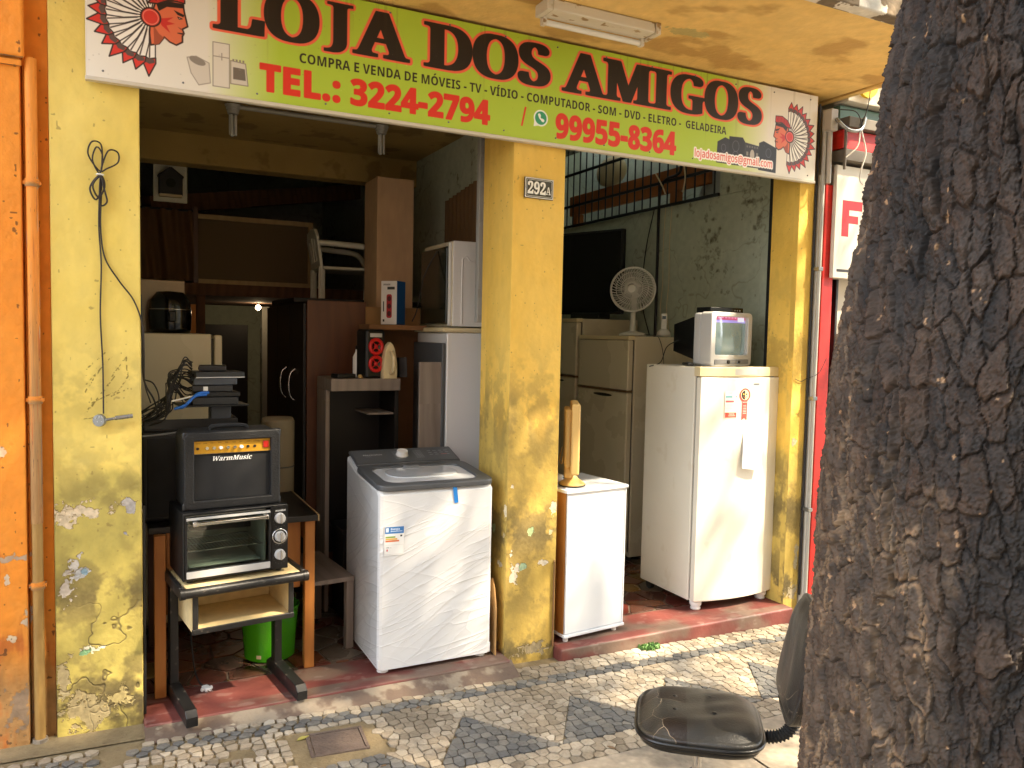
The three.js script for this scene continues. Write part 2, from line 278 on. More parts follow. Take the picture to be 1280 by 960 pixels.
// ================================================================ BUILDINGS
const blob = (x, y, cx, cy, rx, ry, s, rough = 1.25) => { const dx = (x - cx) / rx, dy = (y - cy) / ry; return 0.8 - Math.sqrt(dx * dx + dy * dy) + rough * ((fbm(x * 26, y * 26, 5, s) - 0.5) * 1.7 + (fbm(x * 90, y * 90, 3, s + 77) - 0.5) * 0.8); };
const segD = (x, y, a, b) => { const dx = b[0] - a[0], dy = b[1] - a[1], t = clamp(((x - a[0]) * dx + (y - a[1]) * dy) / (dx * dx + dy * dy)); return Math.hypot(x - a[0] - t * dx, y - a[1] - t * dy); };
function wallTex(x0, x1, y0, y1, w, h, fn) { const t = texRGB(w, h, (u, v) => fn(lerp(x0, x1, u), lerp(y0, y1, v)), 1 / (x1 - x0), 1 / (y1 - y0)); t.offset.set(-x0 / (x1 - x0), -y0 / (y1 - y0)); return t; }
// old yellow paint: layers, brush streaks, grime in blotches, chips with an edge
function yellowPaint(x, y, s, o) {
  const n1 = fbm(x * 5, y * 5, 5, s), n2 = fbm(x * 30, y * 14, 4, s + 7), n3 = fbm(x * 90, y * 90, 2, s + 9), st = fbm(x * 60, y * 5, 3, s + 12);
  let c = mix(hex(o.a), hex(o.b), clamp(n1 * 1.1 - 0.1));
  c = mul(c, 0.95 + 0.08 * n2);
  const oldLayer = sstep(0.0, 0.12, (o.old - y) + 0.45 * (fbm(x * 6, y * 4, 4, s + 20) - 0.5));        // older, duller coat shows below a ragged line
  c = mix(c, mul(hex(o.oldC), 0.9 + 0.2 * n2), oldLayer * 0.8);
  for (const [gy, gh, k] of o.grime) { const g = clamp(1 - Math.abs(y - gy) / gh) * k * sstep(0.42, 0.6, 0.8 * fbm(x * 9, y * 8, 6, s + 30) + 0.2 * fbm(x * 45, y * 45, 3, s + 33)); c = mix(c, mul(hex(0x5d5130), 0.9 + 0.3 * n3), clamp(g)); }
  const spot = sstep(0.86, 0.9, fbm(x * 55, y * 55, 2, s + 40)); c = mix(c, hex(0x7d6a3a), spot * 0.45);
  const cr = o.crack ? sstep(0.02, 0.0, Math.abs(fbm(x * 7, y * 7, 4, s + 50) - 0.5)) * sstep(o.crack, o.crack - 0.25, y + 0.3 * (n1 - 0.5)) : 0;
  c = mix(c, hex(0x4e4228), cr * 0.65);
  for (const [px, py, rx, ry, col, ps] of o.chips) { const b = blob(x, y, px, py, rx, ry, s + ps); if (b > -0.12) c = mix(c, hex(0x7d6a3a), 0.6 * sstep(-0.12, 0.0, b)); if (b > 0) c = mul(hex(col), 0.86 + 0.26 * n3 + 0.1 * n2); }
  return c;
}
function yellowRelief(x, y, s, o) {
  let h = 0.55 + 0.3 * (fbm(x * 9, y * 9, 4, s + 3) - 0.5) + 0.16 * (fbm(x * 60, y * 60, 3, s + 5) - 0.5);
  h += 0.1 * sstep(0.0, 0.06, (o.old - y) + 0.45 * (fbm(x * 6, y * 4, 4, s + 20) - 0.5)) * -1;
  for (const [px, py, rx, ry, , ps] of o.chips) { const b = blob(x, y, px, py, rx, ry, s + ps); if (b > -0.1) h += b > 0 ? -0.22 : 0.12; }
  if (o.crack) h -= 0.3 * sstep(0.02, 0.0, Math.abs(fbm(x * 7, y * 7, 4, s + 50) - 0.5)) * sstep(o.crack, o.crack - 0.25, y + 0.3 * (fbm(x * 5, y * 5, 5, s) - 0.5));
  return h;
}
function reliefTex(x0, x1, y0, y1, w, h, fn) { const t = texG(w, h, (u, v) => fn(lerp(x0, x1, u), lerp(y0, y1, v)), 1 / (x1 - x0), 1 / (y1 - y0)); t.offset.set(-x0 / (x1 - x0), -y0 / (y1 - y0)); return t; }
const PY0 = -0.12, PY1 = 3.2;
const scrib = [[[-0.1, 1.30], [-0.02, 1.40]], [[-0.02, 1.40], [0.05, 1.52]], [[-0.09, 1.42], [0.0, 1.53]], [[-0.1, 1.38], [-0.03, 1.50]], [[0.0, 1.45], [0.055, 1.53]], [[-0.1, 1.29], [-0.01, 1.42]], [[0.055, 1.53], [0.06, 1.45]], [[0.06, 1.45], [0.02, 1.38]], [[-0.08, 1.34], [0.04, 1.40]], [[-0.1, 1.28], [-0.05, 1.285]], [[-0.09, 1.48], [-0.02, 1.55]], [[0.0, 1.37], [0.06, 1.40]]];
let oLeft, oMid;
const texLeft = wallTex(-0.21, 0.11, PY0, PY1, 200, 1500, (x, y) => {
  let c = yellowPaint(x, y, 200, oLeft = { a: 0xe3c75f, b: 0xebd479, old: 1.05, oldC: 0xb3a354, crack: 0.6, grime: [[0.08, 0.3, 1.1], [0.55, 0.22, 0.8], [0.95, 0.3, 0.35], [1.4, 0.25, 0.2]],
    chips: [[-0.11, 0.91, 0.10, 0.035, 0xc8b698, 1], [-0.17, 0.88, 0.05, 0.05, 0xc0ae90, 2], [0.055, 0.915, 0.028, 0.035, 0xa9a29a, 3], [-0.14, 0.68, 0.03, 0.055, 0xb5ada2, 4], [-0.12, 0.64, 0.035, 0.03, 0xa7a49f, 5], [-0.105, 0.655, 0.01, 0.015, 0x7f97a3, 6], [0.045, 0.80, 0.02, 0.014, 0x9a98a2, 7], [-0.085, 0.33, 0.045, 0.02, 0xd9d2b4, 8], [-0.1, 0.32, 0.02, 0.012, 0x74986c, 9], [-0.17, 0.60, 0.03, 0.06, 0xb0a494, 10], [-0.09, 0.06, 0.09, 0.09, 0x9a8a62, 11], [0.03, 0.1, 0.05, 0.05, 0xa2915f, 12], [-0.18, 0.2, 0.03, 0.1, 0x9b8c66, 13]] });
  if (x > -0.14 && x < 0.09 && y > 1.25 && y < 1.58) { let d = 1; for (const [a, b] of scrib) d = Math.min(d, segD(x + 0.006 * (fbm(x * 60, y * 60, 2, 5) - 0.5), y, a, b)); const k = sstep(0.0032, 0.0012, d) * sstep(0.42, 0.58, fbm(x * 130, y * 130, 2, 9)); c = mix(c, hex(0x6a5a24), k * 0.75); }
  return c;
});
const texMid = wallTex(1.81, 2.11, PY0, PY1, 200, 1500, (x, y) => yellowPaint(x, y, 300, oMid = { a: 0xe3b64a, b: 0xebc461, old: 1.3, oldC: 0xb5994b, crack: 0, grime: [[0.62, 0.28, 0.85], [1.2, 0.45, 0.42], [0.0, 0.16, 0.9], [0.3, 0.2, 0.35]],
  chips: [[1.845, 0.87, 0.014, 0.02, 0xd8cbb0, 1], [1.845, 0.52, 0.018, 0.03, 0xcfc4ae, 2], [1.87, 0.44, 0.022, 0.03, 0xb9ae9e, 3], [1.95, 0.62, 0.035, 0.035, 0x87986f, 4], [1.915, 0.45, 0.03, 0.02, 0x8b9f80, 5], [2.04, 0.45, 0.03, 0.025, 0xcabfa9, 6], [1.855, 0.405, 0.025, 0.045, 0xc6bba4, 7], [2.09, 0.75, 0.016, 0.04, 0xd0c3a4, 8], [2.07, 0.62, 0.02, 0.03, 0xc6b48a, 9], [1.99, 0.0, 0.14, 0.03, 0x8f8061, 10]] }));
const texRight = wallTex(3.56, 3.96, PY0, PY1, 256, 1024, (x, y) => yellowPaint(x, y, 400, { a: 0xdfb54a, b: 0xe8c35f, old: 1.0, oldC: 0xb59d50, crack: 0, grime: [[0.1, 0.25, 1.1], [0.6, 0.45, 0.8], [1.6, 0.6, 0.3]], chips: [[3.8, 1.02, 0.02, 0.03, 0xb3a989, 1], [3.86, 0.3, 0.02, 0.1, 0x9e9478, 2], [3.83, 0.07, 0.08, 0.05, 0x9a9078, 3]] }));
const relLeft = reliefTex(-0.21, 0.11, PY0, PY1, 160, 1500, (x, y) => yellowRelief(x, y, 200, oLeft)), relMid = reliefTex(1.81, 2.11, PY0, PY1, 160, 1500, (x, y) => yellowRelief(x, y, 300, oMid));
for (const [k, t, b] of [['pillar_left', texLeft, relLeft], ['pillar_mid', texMid, relMid], ['pillar_right', texRight, bumpPlaster]]) mat(k, { c: 0xffffff, map: t, roughness: 0.82, bumpMap: b, bumpScale: b === bumpPlaster ? 0.006 : 0.011 });
mat('ochre_plaster', { c: 0xffffff, roughness: 0.85, bumpMap: bumpPlaster, bumpScale: 0.005, map: wallTex(-0.6, 4.2, -0.4, 1.2, 1024, 340, (x, y) => { const n = fbm(x * 2.2, y * 3, 5, 501), f = fbm(x * 22, y * 22, 3, 505); let c = mul(mix(hex(0xdfb662), hex(0xeecb80), n), 0.92 + 0.1 * f); const st = sstep(0.56, 0.7, fbm(x * 3, y * 5, 5, 511)); c = mix(c, hex(0x9d7438), st * 0.5); if (blob(x, y, 2.55, 0.42, 0.16, 0.05, 515, 0.5) > 0) c = mix(c, hex(0xa9a26a), 0.7); return c; }) });
mat('peeling_white', { c: 0xffffff, roughness: 0.9, bumpMap: bumpPlaster, bumpScale: 0.006, map: texRGB(1024, 256, (u, v) => { const n = fbm(u * 30, v * 7, 5, 531), f = fbm(u * 90, v * 30, 3, 535); let c = mul(hex(0xd5cfc2), 0.86 + 0.2 * f); if (n > 0.56) c = mul(hex(0x6b5d4a), 0.8 + 0.5 * f); return c; }, 0.25, 1) });
mat('beam_plaster', { c: 0xffffff, roughness: 0.88, bumpMap: bumpPlaster, bumpScale: 0.004, map: texRGB(512, 256, (u, v) => { const n = fbm(u * 12, v * 5, 5, 551), s = sstep(0.58, 0.68, fbm(u * 16, v * 6, 5, 555)); return mix(mix(hex(0xa3874a), hex(0xb39757), n), hex(0x7f6534), s * 0.6); }, 0.4, 1) });
mat('green_wall', { c: 0xffffff, roughness: 0.88, bumpMap: bumpPlaster, bumpScale: 0.005, map: wallTex(-4, 0, -0.2, 3.8, 700, 700, (z, y) => {
  const n = fbm(z * 3, y * 3, 5, 561), f = fbm(z * 30, y * 30, 3, 565); let c = mul(mix(hex(0xb0b6a0), hex(0xc2c8b3), n), 0.92 + 0.1 * f);
  const mould = (a, b, ra, rb, s) => { const k = blob(z, y, a, b, ra, rb, s, 1.5); if (k > 0) c = mix(c, mul(hex(0x4c4634), 0.8 + 0.5 * f), clamp(0.15 + 0.6 * k) * sstep(0.45, 0.75, fbm(z * 26, y * 26, 4, s + 3))); };
  mould(-1.06, 2.42, 0.12, 0.34, 1); mould(-1.12, 2.18, 0.12, 0.14, 2); mould(-0.62, 2.6, 0.12, 0.2, 3); mould(-0.56, 2.35, 0.05, 0.25, 4); mould(-0.9, 2.1, 0.1, 0.1, 5); mould(-1.35, 2.65, 0.2, 0.08, 6); mould(-0.8, 2.75, 0.3, 0.08, 7);
  const cr = sstep(0.012, 0.0, Math.abs(fbm(z * 3.2, y * 3.2, 4, 571) - 0.5)); return mix(c, hex(0x7d7763), cr * 0.45);
}) });
mat('attic_dark', { c: 0x6b5a46, roughness: 0.95 });
mat('black_steel', { c: 0x17171a, roughness: 0.5, metalness: 0.0 });
mat('grey_metal', { c: 0x9c9a92, roughness: 0.55, metalness: 0.0, roughnessMap: smudge });
mat('galv', { c: 0x8d8f8e, roughness: 0.45, metalness: 0.7, roughnessMap: smudge });
mat('rough_timber', { c: 0xffffff, roughness: 0.8, map: woodTex(0x4b2f1a, 0x7a5232, 580), bumpMap: bumpFine, bumpScale: 0.001 });

const shop = thing('shop_building', 'yellow painted shop with three pillars, two open bays and a concrete canopy', 'building');
part(shop, 'pillar', bb(-0.21, 0.11, -0.12, 3.15, -0.36, 0, 0.006, 2), 'pillar_left', 'pale yellow pillar with scribbled charcoal lines and flaking paint');
part(shop, 'pillar', bb(1.81, 2.11, -0.12, 3.15, -0.36, 0, 0.006, 2), 'pillar_mid', 'yellow pillar between the two open bays');
part(shop, 'pillar', bb(3.762, 3.885, -0.14, 3.15, -0.225, 0, 0.005, 2), 'pillar_right', 'narrow yellow pillar beside the drain pipe');
part(shop, 'lintel', mg(bb(0.11, 1.81, 2.735, 3.15, -0.3, -0.012, 0.003), bb(2.11, 3.762, 2.98, 3.15, -0.3, -0.012, 0.003)), 'beam_plaster');
part(shop, 'canopy_slab', bb(-0.45, 3.985, 3.15, 3.3, -0.36, 0.985, 0.01, 2), 'ochre_plaster');
part(shop, 'canopy_fascia', bb(-0.46, 4.0, 3.135, 3.55, 0.987, 1.06, 0.012, 2), 'peeling_white');
part(shop, 'canopy_end', bb(3.987, 4.04, 3.14, 3.5, -0.3, 0.98, 0.008), 'ochre_plaster');
part(shop, 'upper_wall', bb(-0.45, 4.04, 3.3, 7.2, -0.6, -0.02, 0.005), 'beam_plaster');
// interior shell
part(shop, 'side_wall', bb(-0.3, -0.15, -0.1, 3.7, -5.1, -0.37, 0.002), 'green_wall');
part(shop, 'partition_wall', bb(2.05, 2.11, -0.1, 3.7, -5.1, -0.365, 0.002), 'green_wall');
part(shop, 'back_wall', bb(-0.3, 4.5, -0.1, 3.7, -5.2, -5.1, 0.002), 'green_wall');
part(shop, 'roof_slab', mg(bb(-0.3, 2.35, 3.7, 3.85, -5.2, -0.61, 0.002), bb(3.85, 4.1, 3.7, 3.85, -5.2, -0.61, 0.002), bb(2.352, 3.848, 3.7, 3.85, -5.2, -2.9, 0.002), bb(2.352, 3.848, 3.7, 3.85, -0.9, -0.61, 0.002)), 'attic_dark');
mat('milky_sheet', { c: 0xd8d6c8, transmission: 0.6, thickness: 0, roughness: 0.9 }); part(shop, 'added_skylight', bb(2.32, 3.88, 3.852, 3.857, -2.93, -0.87, 0.001), 'milky_sheet');  // unseen roof opening and sheet, added and widened to brighten the right bay
part(shop, 'front_ceiling', bb(-0.15, 2.05, 2.93, 3.05, -2.1, -0.305, 0.002), 'beam_plaster');
part(shop, 'ceiling_beam', bb(-0.15, 2.05, 2.74, 3.06, -2.26, -2.102, 0.006), 'beam_plaster');
part(shop, 'loft_deck', bb(-0.148, 2.048, 1.9, 1.985, -5.08, -2.62, 0.003), 'rough_timber');
part(shop, 'loft_post', bb(0.56, 0.62, -0.006, 1.9, -2.7, -2.64, 0.003), 'rough_timber');
part(shop, 'roof_timber', T(bc(2.6, 0.13, 0.12, 0.004), 1.35, 2.78, -3.3, 0, 0.5, 0.2), 'rough_timber');
// right-hand wall with the barred opening
part(shop, 'outer_wall', mg(bb(3.98, 4.1, -0.2, 2.70, -5.1, -0.24, 0.002), bb(3.98, 4.1, 2.702, 3.7, -0.98, -0.24, 0.002), bb(3.98, 4.1, 2.702, 3.7, -5.1, -3.6, 0.002), bb(3.98, 4.1, 3.45, 3.7, -3.598, -0.982, 0.002)), 'green_wall');
part(shop, 'light_well', mg(bb(4.45, 4.55, 2.4, 6.5, -3.8, -0.7, 0.002), bb(4.1, 4.45, 2.6, 2.69, -3.8, -0.7, 0.002), bb(4.1, 4.45, 2.69, 6.5, -0.8, -0.7, 0.002), bb(4.1, 4.45, 2.69, 6.5, -3.8, -3.7, 0.002)), 'green_wall');
part(shop, 'wall_strip', bb(3.94, 3.978, -0.02, 3.2, -0.5, -0.245, 0.003), 'green_wall');
for (const [x0, x1, z0, z1] of [[1.845, 1.9, -0.42, -0.365], [3.80, 3.9, -0.29, -0.23], [0.0, 0.105, -0.42, -0.365], [2.115, 2.16, -0.42, -0.365]]) part(shop, 'shutter_guide', bb(x0, x1, 0, 2.93, z0, z1, 0.003), 'black_steel');
part(shop, 'guide_strip', bb(1.8, 1.843, 1.72, 2.925, -0.43, -0.39, 0.003), 'grey_metal');
part(shop, 'door_edge', bb(0.113, 0.123, 0.0, 0.9, -0.05, -0.03, 0.002), 'black_steel');

// ---- barred grille
{
  const g = thing('window_grille', 'black iron bars across the high opening above the fridges', 'grille');
  for (let k = 0; k < 23; k++) { const z = -1.02 - k * 0.112; part(g, 'bar', rod(V(3.965, 2.71, z), V(3.965, 3.44, z), 0.0065, 6), 'black_steel'); }
  for (const y of [2.71, 2.9, 3.2]) part(g, 'rail', bb(3.955, 3.975, y - 0.011, y + 0.011, -3.6, -0.97, 0.002), 'black_steel');
  mat('cream_cloth', { c: 0xcdbb95, roughness: 0.9 }); mat('orange_box', { c: 0xffffff, map: cardTex(0xa3602e, 590), roughness: 0.85 });
  solo('stored_board', 'long orange brown board resting behind the window bars', 'board', mg(bb(4.14, 4.18, 2.86, 3.05, -3.4, -1.3, 0.004), bb(4.12, 4.2, 2.691, 2.86, -3.3, -3.22, 0.004), bb(4.12, 4.2, 2.691, 2.86, -1.75, -1.68, 0.004)), 'orange_box');
  solo('stored_sack', 'cream sack on the orange board behind the bars', 'sack', T(new THREE.SphereGeometry(0.14, 20, 14).scale(0.6, 1, 1.6), 4.2, 3.2, -2.75), 'cream_cloth');
  solo('stored_plank_panel', 'grey board leaning behind the window bars near the shop front', 'board', T(bc(0.02, 0.4, 0.4, 0.003), 4.2, 2.88, -1.2, 0.3, 0, -0.15), 'grey_metal');
  const w = thing('bracket_wire', 'bent white wire bracket hooked on the window bars', 'bracket');
  part(w, 'wire', tube([[3.95, 2.98, -1.72], [3.93, 2.86, -1.6], [3.945, 2.80, -1.58]], 0.006), 'cream_cloth'); part(w, 'wire', tube([[3.95, 3.1, -1.4], [3.93, 2.9, -1.32], [3.945, 2.78, -1.36]], 0.006), 'cream_cloth');
}

// ---- sign
const signTex = canvasTex(2048, 266, (c, W, H) => {
  const k = 2048 / 3.92, X = (x) => (x + 0.08) * k, Y = (y) => (3.135 - y) * k;
  c.fillStyle = '#e9e4d6'; c.fillRect(0, 0, W, H);
  const g = c.createLinearGradient(X(0.36), 0, X(0.66), 0); g.addColorStop(0, 'rgba(176,203,58,0)'); g.addColorStop(1, 'rgba(176,203,58,1)');
  c.fillStyle = g; c.fillRect(X(0.36), 0, X(0.66) - X(0.36), H); c.fillStyle = 'rgb(176,203,58)'; c.fillRect(X(0.66) - 1, 0, X(3.1) - X(0.66) + 2, H);
  const g2 = c.createLinearGradient(X(3.1), 0, X(3.46), 0); g2.addColorStop(0, 'rgba(176,203,58,1)'); g2.addColorStop(1, 'rgba(176,203,58,0)'); c.fillStyle = g2; c.fillRect(X(3.1), 0, X(3.46) - X(3.1), H);
  const poster = (txt, x0, x1, yb, cap) => { c.save(); c.font = '100px serif'; const w = c.measureText(txt).width + 11, sy = cap * k / 71, sx = (X(x1) - X(x0)) / w; c.translate(X(x0) + 5 * sx, Y(yb)); c.scale(sx, sy); c.lineJoin = 'round'; c.strokeStyle = '#f2694a'; c.lineWidth = 9.5; for (const d of [-5, -2.5, 0, 2.5, 5]) c.strokeText(txt, d, 0); c.fillStyle = '#1a0f0a'; c.strokeStyle = '#1a0f0a'; c.lineWidth = 1.6; for (let d = -5; d <= 5; d += 1) { c.fillText(txt, d, 0); c.strokeText(txt, d, 0); } c.restore(); };
  const fit = (txt, x0, x1, yb, cap, font, fill, stroke, lw, fat = 0) => {
    c.save(); c.font = font.replace('SZ', '100'); const w = c.measureText(txt).width; const capK = 0.72 * 100; const sy = cap * k / capK, sx = (X(x1) - X(x0)) / w;
    c.translate(X(x0), Y(yb)); c.scale(sx, sy); c.lineJoin = 'round';
    if (stroke) { c.strokeStyle = stroke; c.lineWidth = lw / Math.sqrt(sx * sy); c.strokeText(txt, 0, 0); }
    if (fat) { c.strokeStyle = fill; c.lineWidth = fat / Math.sqrt(sx * sy); c.strokeText(txt, 0, 0); }
    c.fillStyle = fill; c.fillText(txt, 0, 0); c.restore();
  };
  for (const [t, a, b] of [['LO', 0.375, 0.845], ['A', 0.975, 1.245], ['DOS', 1.30, 2.005], ['AMIGOS', 2.055, 3.415]]) poster(t, a, b, 2.9, 0.2);
  poster('J', 0.85, 0.985, 2.94, 0.158);
  fit('COMPRA E VENDA DE MÓVEIS - TV - VÍDIO - COMPUTADOR - SOM - DVD - ELETRO -  GELADEIRA', 0.737, 3.136, 2.815, 0.042, 'bold SZpx sans-serif', '#211a10');
  fit('TEL.:', 0.573, 0.925, 2.672, 0.112, 'bold SZpx sans-serif', '#e02c18', null, 0, 5); fit('3224-2794', 0.965, 1.655, 2.672, 0.112, 'bold SZpx sans-serif', '#e02c18', null, 0, 5);
  c.strokeStyle = '#e23420'; c.lineWidth = 5; c.beginPath(); c.moveTo(X(1.83), Y(2.69)); c.lineTo(X(1.85), Y(2.785)); c.stroke();
  // telephone badge
  c.fillStyle = '#f2f6ee'; c.beginPath(); c.arc(X(1.937), Y(2.742), 0.041 * k, 0, 7); c.fill(); c.beginPath(); c.moveTo(X(1.9), Y(2.73)); c.lineTo(X(1.897), Y(2.697)); c.lineTo(X(1.93), Y(2.705)); c.fill();
  c.fillStyle = '#2f9a6d'; c.beginPath(); c.arc(X(1.937), Y(2.742), 0.033 * k, 0, 7); c.fill();
  c.strokeStyle = '#f5f8f2'; c.lineWidth = 5; c.lineCap = 'round'; c.beginPath(); c.arc(X(1.949), Y(2.755), 0.021 * k, 1.5, 3.3); c.stroke(); c.lineWidth = 8; c.beginPath(); c.moveTo(X(1.928), Y(2.757)); c.lineTo(X(1.93), Y(2.753)); c.moveTo(X(1.946), Y(2.733)); c.lineTo(X(1.95), Y(2.731)); c.stroke(); c.lineCap = 'butt';
  fit('99955-8364', 2.022, 2.784, 2.66, 0.118, 'bold SZpx sans-serif', '#e02c18', null, 0, 5);
  // hi-fi stack
  c.fillStyle = '#1d1b20'; const poly = (p, f, s, lw = 2) => { c.beginPath(); p.forEach(([x, y], i) => (i ? c.lineTo(X(x), Y(y)) : c.moveTo(X(x), Y(y)))); c.closePath(); if (f) { c.fillStyle = f; c.fill(); } if (s) { c.strokeStyle = s; c.lineWidth = lw; c.stroke(); } };
  poly([[3.07, 2.652], [3.075, 2.77], [3.13, 2.80], [3.17, 2.79], [3.17, 2.652]], '#232128'); poly([[3.16, 2.652], [3.16, 2.81], [3.26, 2.815], [3.28, 2.79], [3.28, 2.652]], '#17161a'); poly([[3.28, 2.652], [3.28, 2.79], [3.39, 2.78], [3.39, 2.652]], '#2b2a30'); poly([[3.385, 2.652], [3.385, 2.8], [3.42, 2.815], [3.522, 2.785], [3.522, 2.64], [3.385, 2.645]], '#1a1a22');
  c.strokeStyle = '#5a5560'; c.lineWidth = 2; for (const [x, y, r] of [[3.21, 2.76, 0.03], [3.21, 2.7, 0.03], [3.46, 2.75, 0.025], [3.12, 2.74, 0.02]]) { c.beginPath(); c.ellipse(X(x), Y(y), r * k * 0.8, r * k, 0, 0, 7); c.stroke(); }
  c.fillStyle = '#b9b2a6'; c.beginPath(); c.ellipse(X(3.335), Y(2.725), 9, 16, 0, 0, 7); c.fill(); c.fillStyle = '#6c675f'; for (let i = 0; i < 5; i++) c.fillRect(X(3.29) + i * 10, Y(2.775), 6, 6); c.fillStyle = '#8a857c'; c.fillRect(X(3.29), Y(2.74), 8, 12); c.fillRect(X(3.365), Y(2.74), 8, 12);
  fit('lojadosamigos@gmail.com', 2.912, 3.496, 2.668, 0.043, 'SZpx sans-serif', '#e2574c', '#fff6ee', 9, 0.6);
  // pale appliance pictures
  c.strokeStyle = '#8e867a'; c.lineWidth = 2;
  poly([[0.285, 2.76], [0.32, 2.77], [0.37, 2.75], [0.375, 2.67], [0.33, 2.655], [0.3, 2.7]], '#d6cec0', '#a59c8d'); c.fillStyle = '#8e857a'; c.beginPath(); c.ellipse(X(0.325), Y(2.752), 17, 8, 0.3, 0, 7); c.fill();
  poly([[0.385, 2.66], [0.385, 2.84], [0.45, 2.84], [0.45, 2.66]], '#ded7c8', '#9b9285'); c.fillStyle = '#9b9285'; c.fillRect(X(0.385), Y(2.785), 0.065 * k, 2); c.fillRect(X(0.418), Y(2.80), 2, 16);
  poly([[0.455, 2.68], [0.455, 2.775], [0.515, 2.77], [0.525, 2.68]], '#d3cbbb', '#8f8678'); poly([[0.465, 2.7], [0.465, 2.75], [0.512, 2.748], [0.516, 2.7]], '#6f655a'); c.fillStyle = '#8b8174'; for (let i = 0; i < 4; i++) c.fillRect(X(0.462) + i * 7, Y(2.783), 4, 5);
  // feathered profile emblem
  const head = (ox, oy, s, flip) => {
    c.save(); c.translate(X(ox), Y(oy)); c.scale(flip ? -k * s : k * s, k * s); c.lineJoin = 'round';
    const P = (p, f, st, lw) => { c.beginPath(); p.forEach(([x, y], i) => (i ? c.lineTo(x, y) : c.moveTo(x, y))); c.closePath(); if (f) { c.fillStyle = f; c.fill(); } if (st) { c.strokeStyle = st; c.lineWidth = lw; c.stroke(); } };
    for (let i = 0; i < 15; i++) { const a = (92 + i * 12.6) * Math.PI / 180, L = 0.235 - 0.03 * Math.abs(Math.sin(i * 2.1)) * 0.5; c.save(); c.rotate(a);
      P([[0.03, -0.004], [0.1, -0.02], [0.16, -0.022], [0.172, 0], [0.16, 0.022], [0.1, 0.02], [0.03, 0.004]], '#f4f0e6', '#2a211e', 0.004); P([[0.05, 0], [0.16, 0.001], [0.16, -0.001]], null, '#4a403a', 0.003);
      P([[0.158, -0.023], [0.18, -0.024], [L, 0], [0.18, 0.024], [0.158, 0.023], [0.166, 0]], '#d8352c', '#2a211e', 0.005); P([[0.165, -0.018], [0.178, -0.02], [0.186, 0], [0.178, 0.02], [0.165, 0.018]], '#5b4a46'); c.restore(); }
    P([[0.0, 0.0], [0.02, -0.07], [0.12, -0.085], [0.125, -0.045], [0.138, 0.012], [0.118, 0.026], [0.124, 0.042], [0.118, 0.055], [0.118, 0.078], [0.095, 0.094], [0.07, 0.086], [0.05, 0.07], [0.03, 0.1], [0.0, 0.11], [-0.005, 0.06]], '#e0714a', '#2a1712', 0.006);
    P([[0.07, 0.088], [0.05, 0.07], [0.03, 0.1], [0.012, 0.108], [0.01, 0.03], [0.03, 0.06]], '#a94f33'); P([[0.02, -0.06], [0.035, -0.075], [0.125, -0.075], [0.125, -0.058], [0.06, -0.052], [0.03, -0.03]], '#241614');
    P([[0.03, 0.0], [0.085, -0.015], [0.06, 0.005], [0.09, 0.01], [0.058, 0.022], [0.072, 0.05], [0.04, 0.025]], '#cf2a25');
    P([[0.085, -0.045], [0.125, -0.032], [0.122, -0.022], [0.1, -0.028]], '#241614'); P([[0.1, -0.02], [0.118, -0.015], [0.105, -0.012]], '#f4f0e6', '#241614', 0.003); P([[0.1, 0.045], [0.122, 0.042], [0.122, 0.047]], '#4a1f18', '#4a1f18', 0.003); P([[0.1, 0.02], [0.112, 0.03], [0.118, 0.026]], '#8a3a28');
    P([[-0.01, -0.055], [0.02, -0.1], [0.07, -0.122], [0.125, -0.118], [0.127, -0.078], [0.07, -0.082], [0.025, -0.058]], '#cf2a25', '#2a1712', 0.005); for (let i = 0; i < 8; i++) P([[0.02 + i * 0.013, -0.07 - i * 0.003], [0.026 + i * 0.013, -0.105 - i * 0.0018]], null, '#7d1713', 0.004);
    c.fillStyle = '#d8352c'; c.beginPath(); c.arc(0, 0, 0.036, 0, 7); c.fill(); c.strokeStyle = '#2a1712'; c.lineWidth = 0.006; c.stroke(); c.strokeStyle = '#f08a76'; c.lineWidth = 0.004; c.beginPath(); c.arc(0, 0, 0.028, 0, 7); c.stroke();
    c.restore();
  };
  head(0.15, 2.895, 1.0, false); head(3.622, 2.865, 0.92, true);
  for (let i = 0; i < 34; i++) { const x = rr(0, W), w = rr(2, 9), g3 = c.createLinearGradient(0, 0, 0, H); g3.addColorStop(0, 'rgba(95,80,45,' + rr(0.08, 0.22) + ')'); g3.addColorStop(rr(0.3, 0.9), 'rgba(95,80,45,0)'); c.fillStyle = g3; c.fillRect(x, 0, w, H); }
  // scuffs and dust specks on the print
  for (let i = 0; i < 260; i++) { c.fillStyle = `rgba(${rnd() < 0.5 ? '80,70,50' : '240,236,220'},${rr(0.08, 0.3)})`; c.fillRect(rr(0, W), rr(0, H), rr(1, 4), rr(1, 2)); }
});
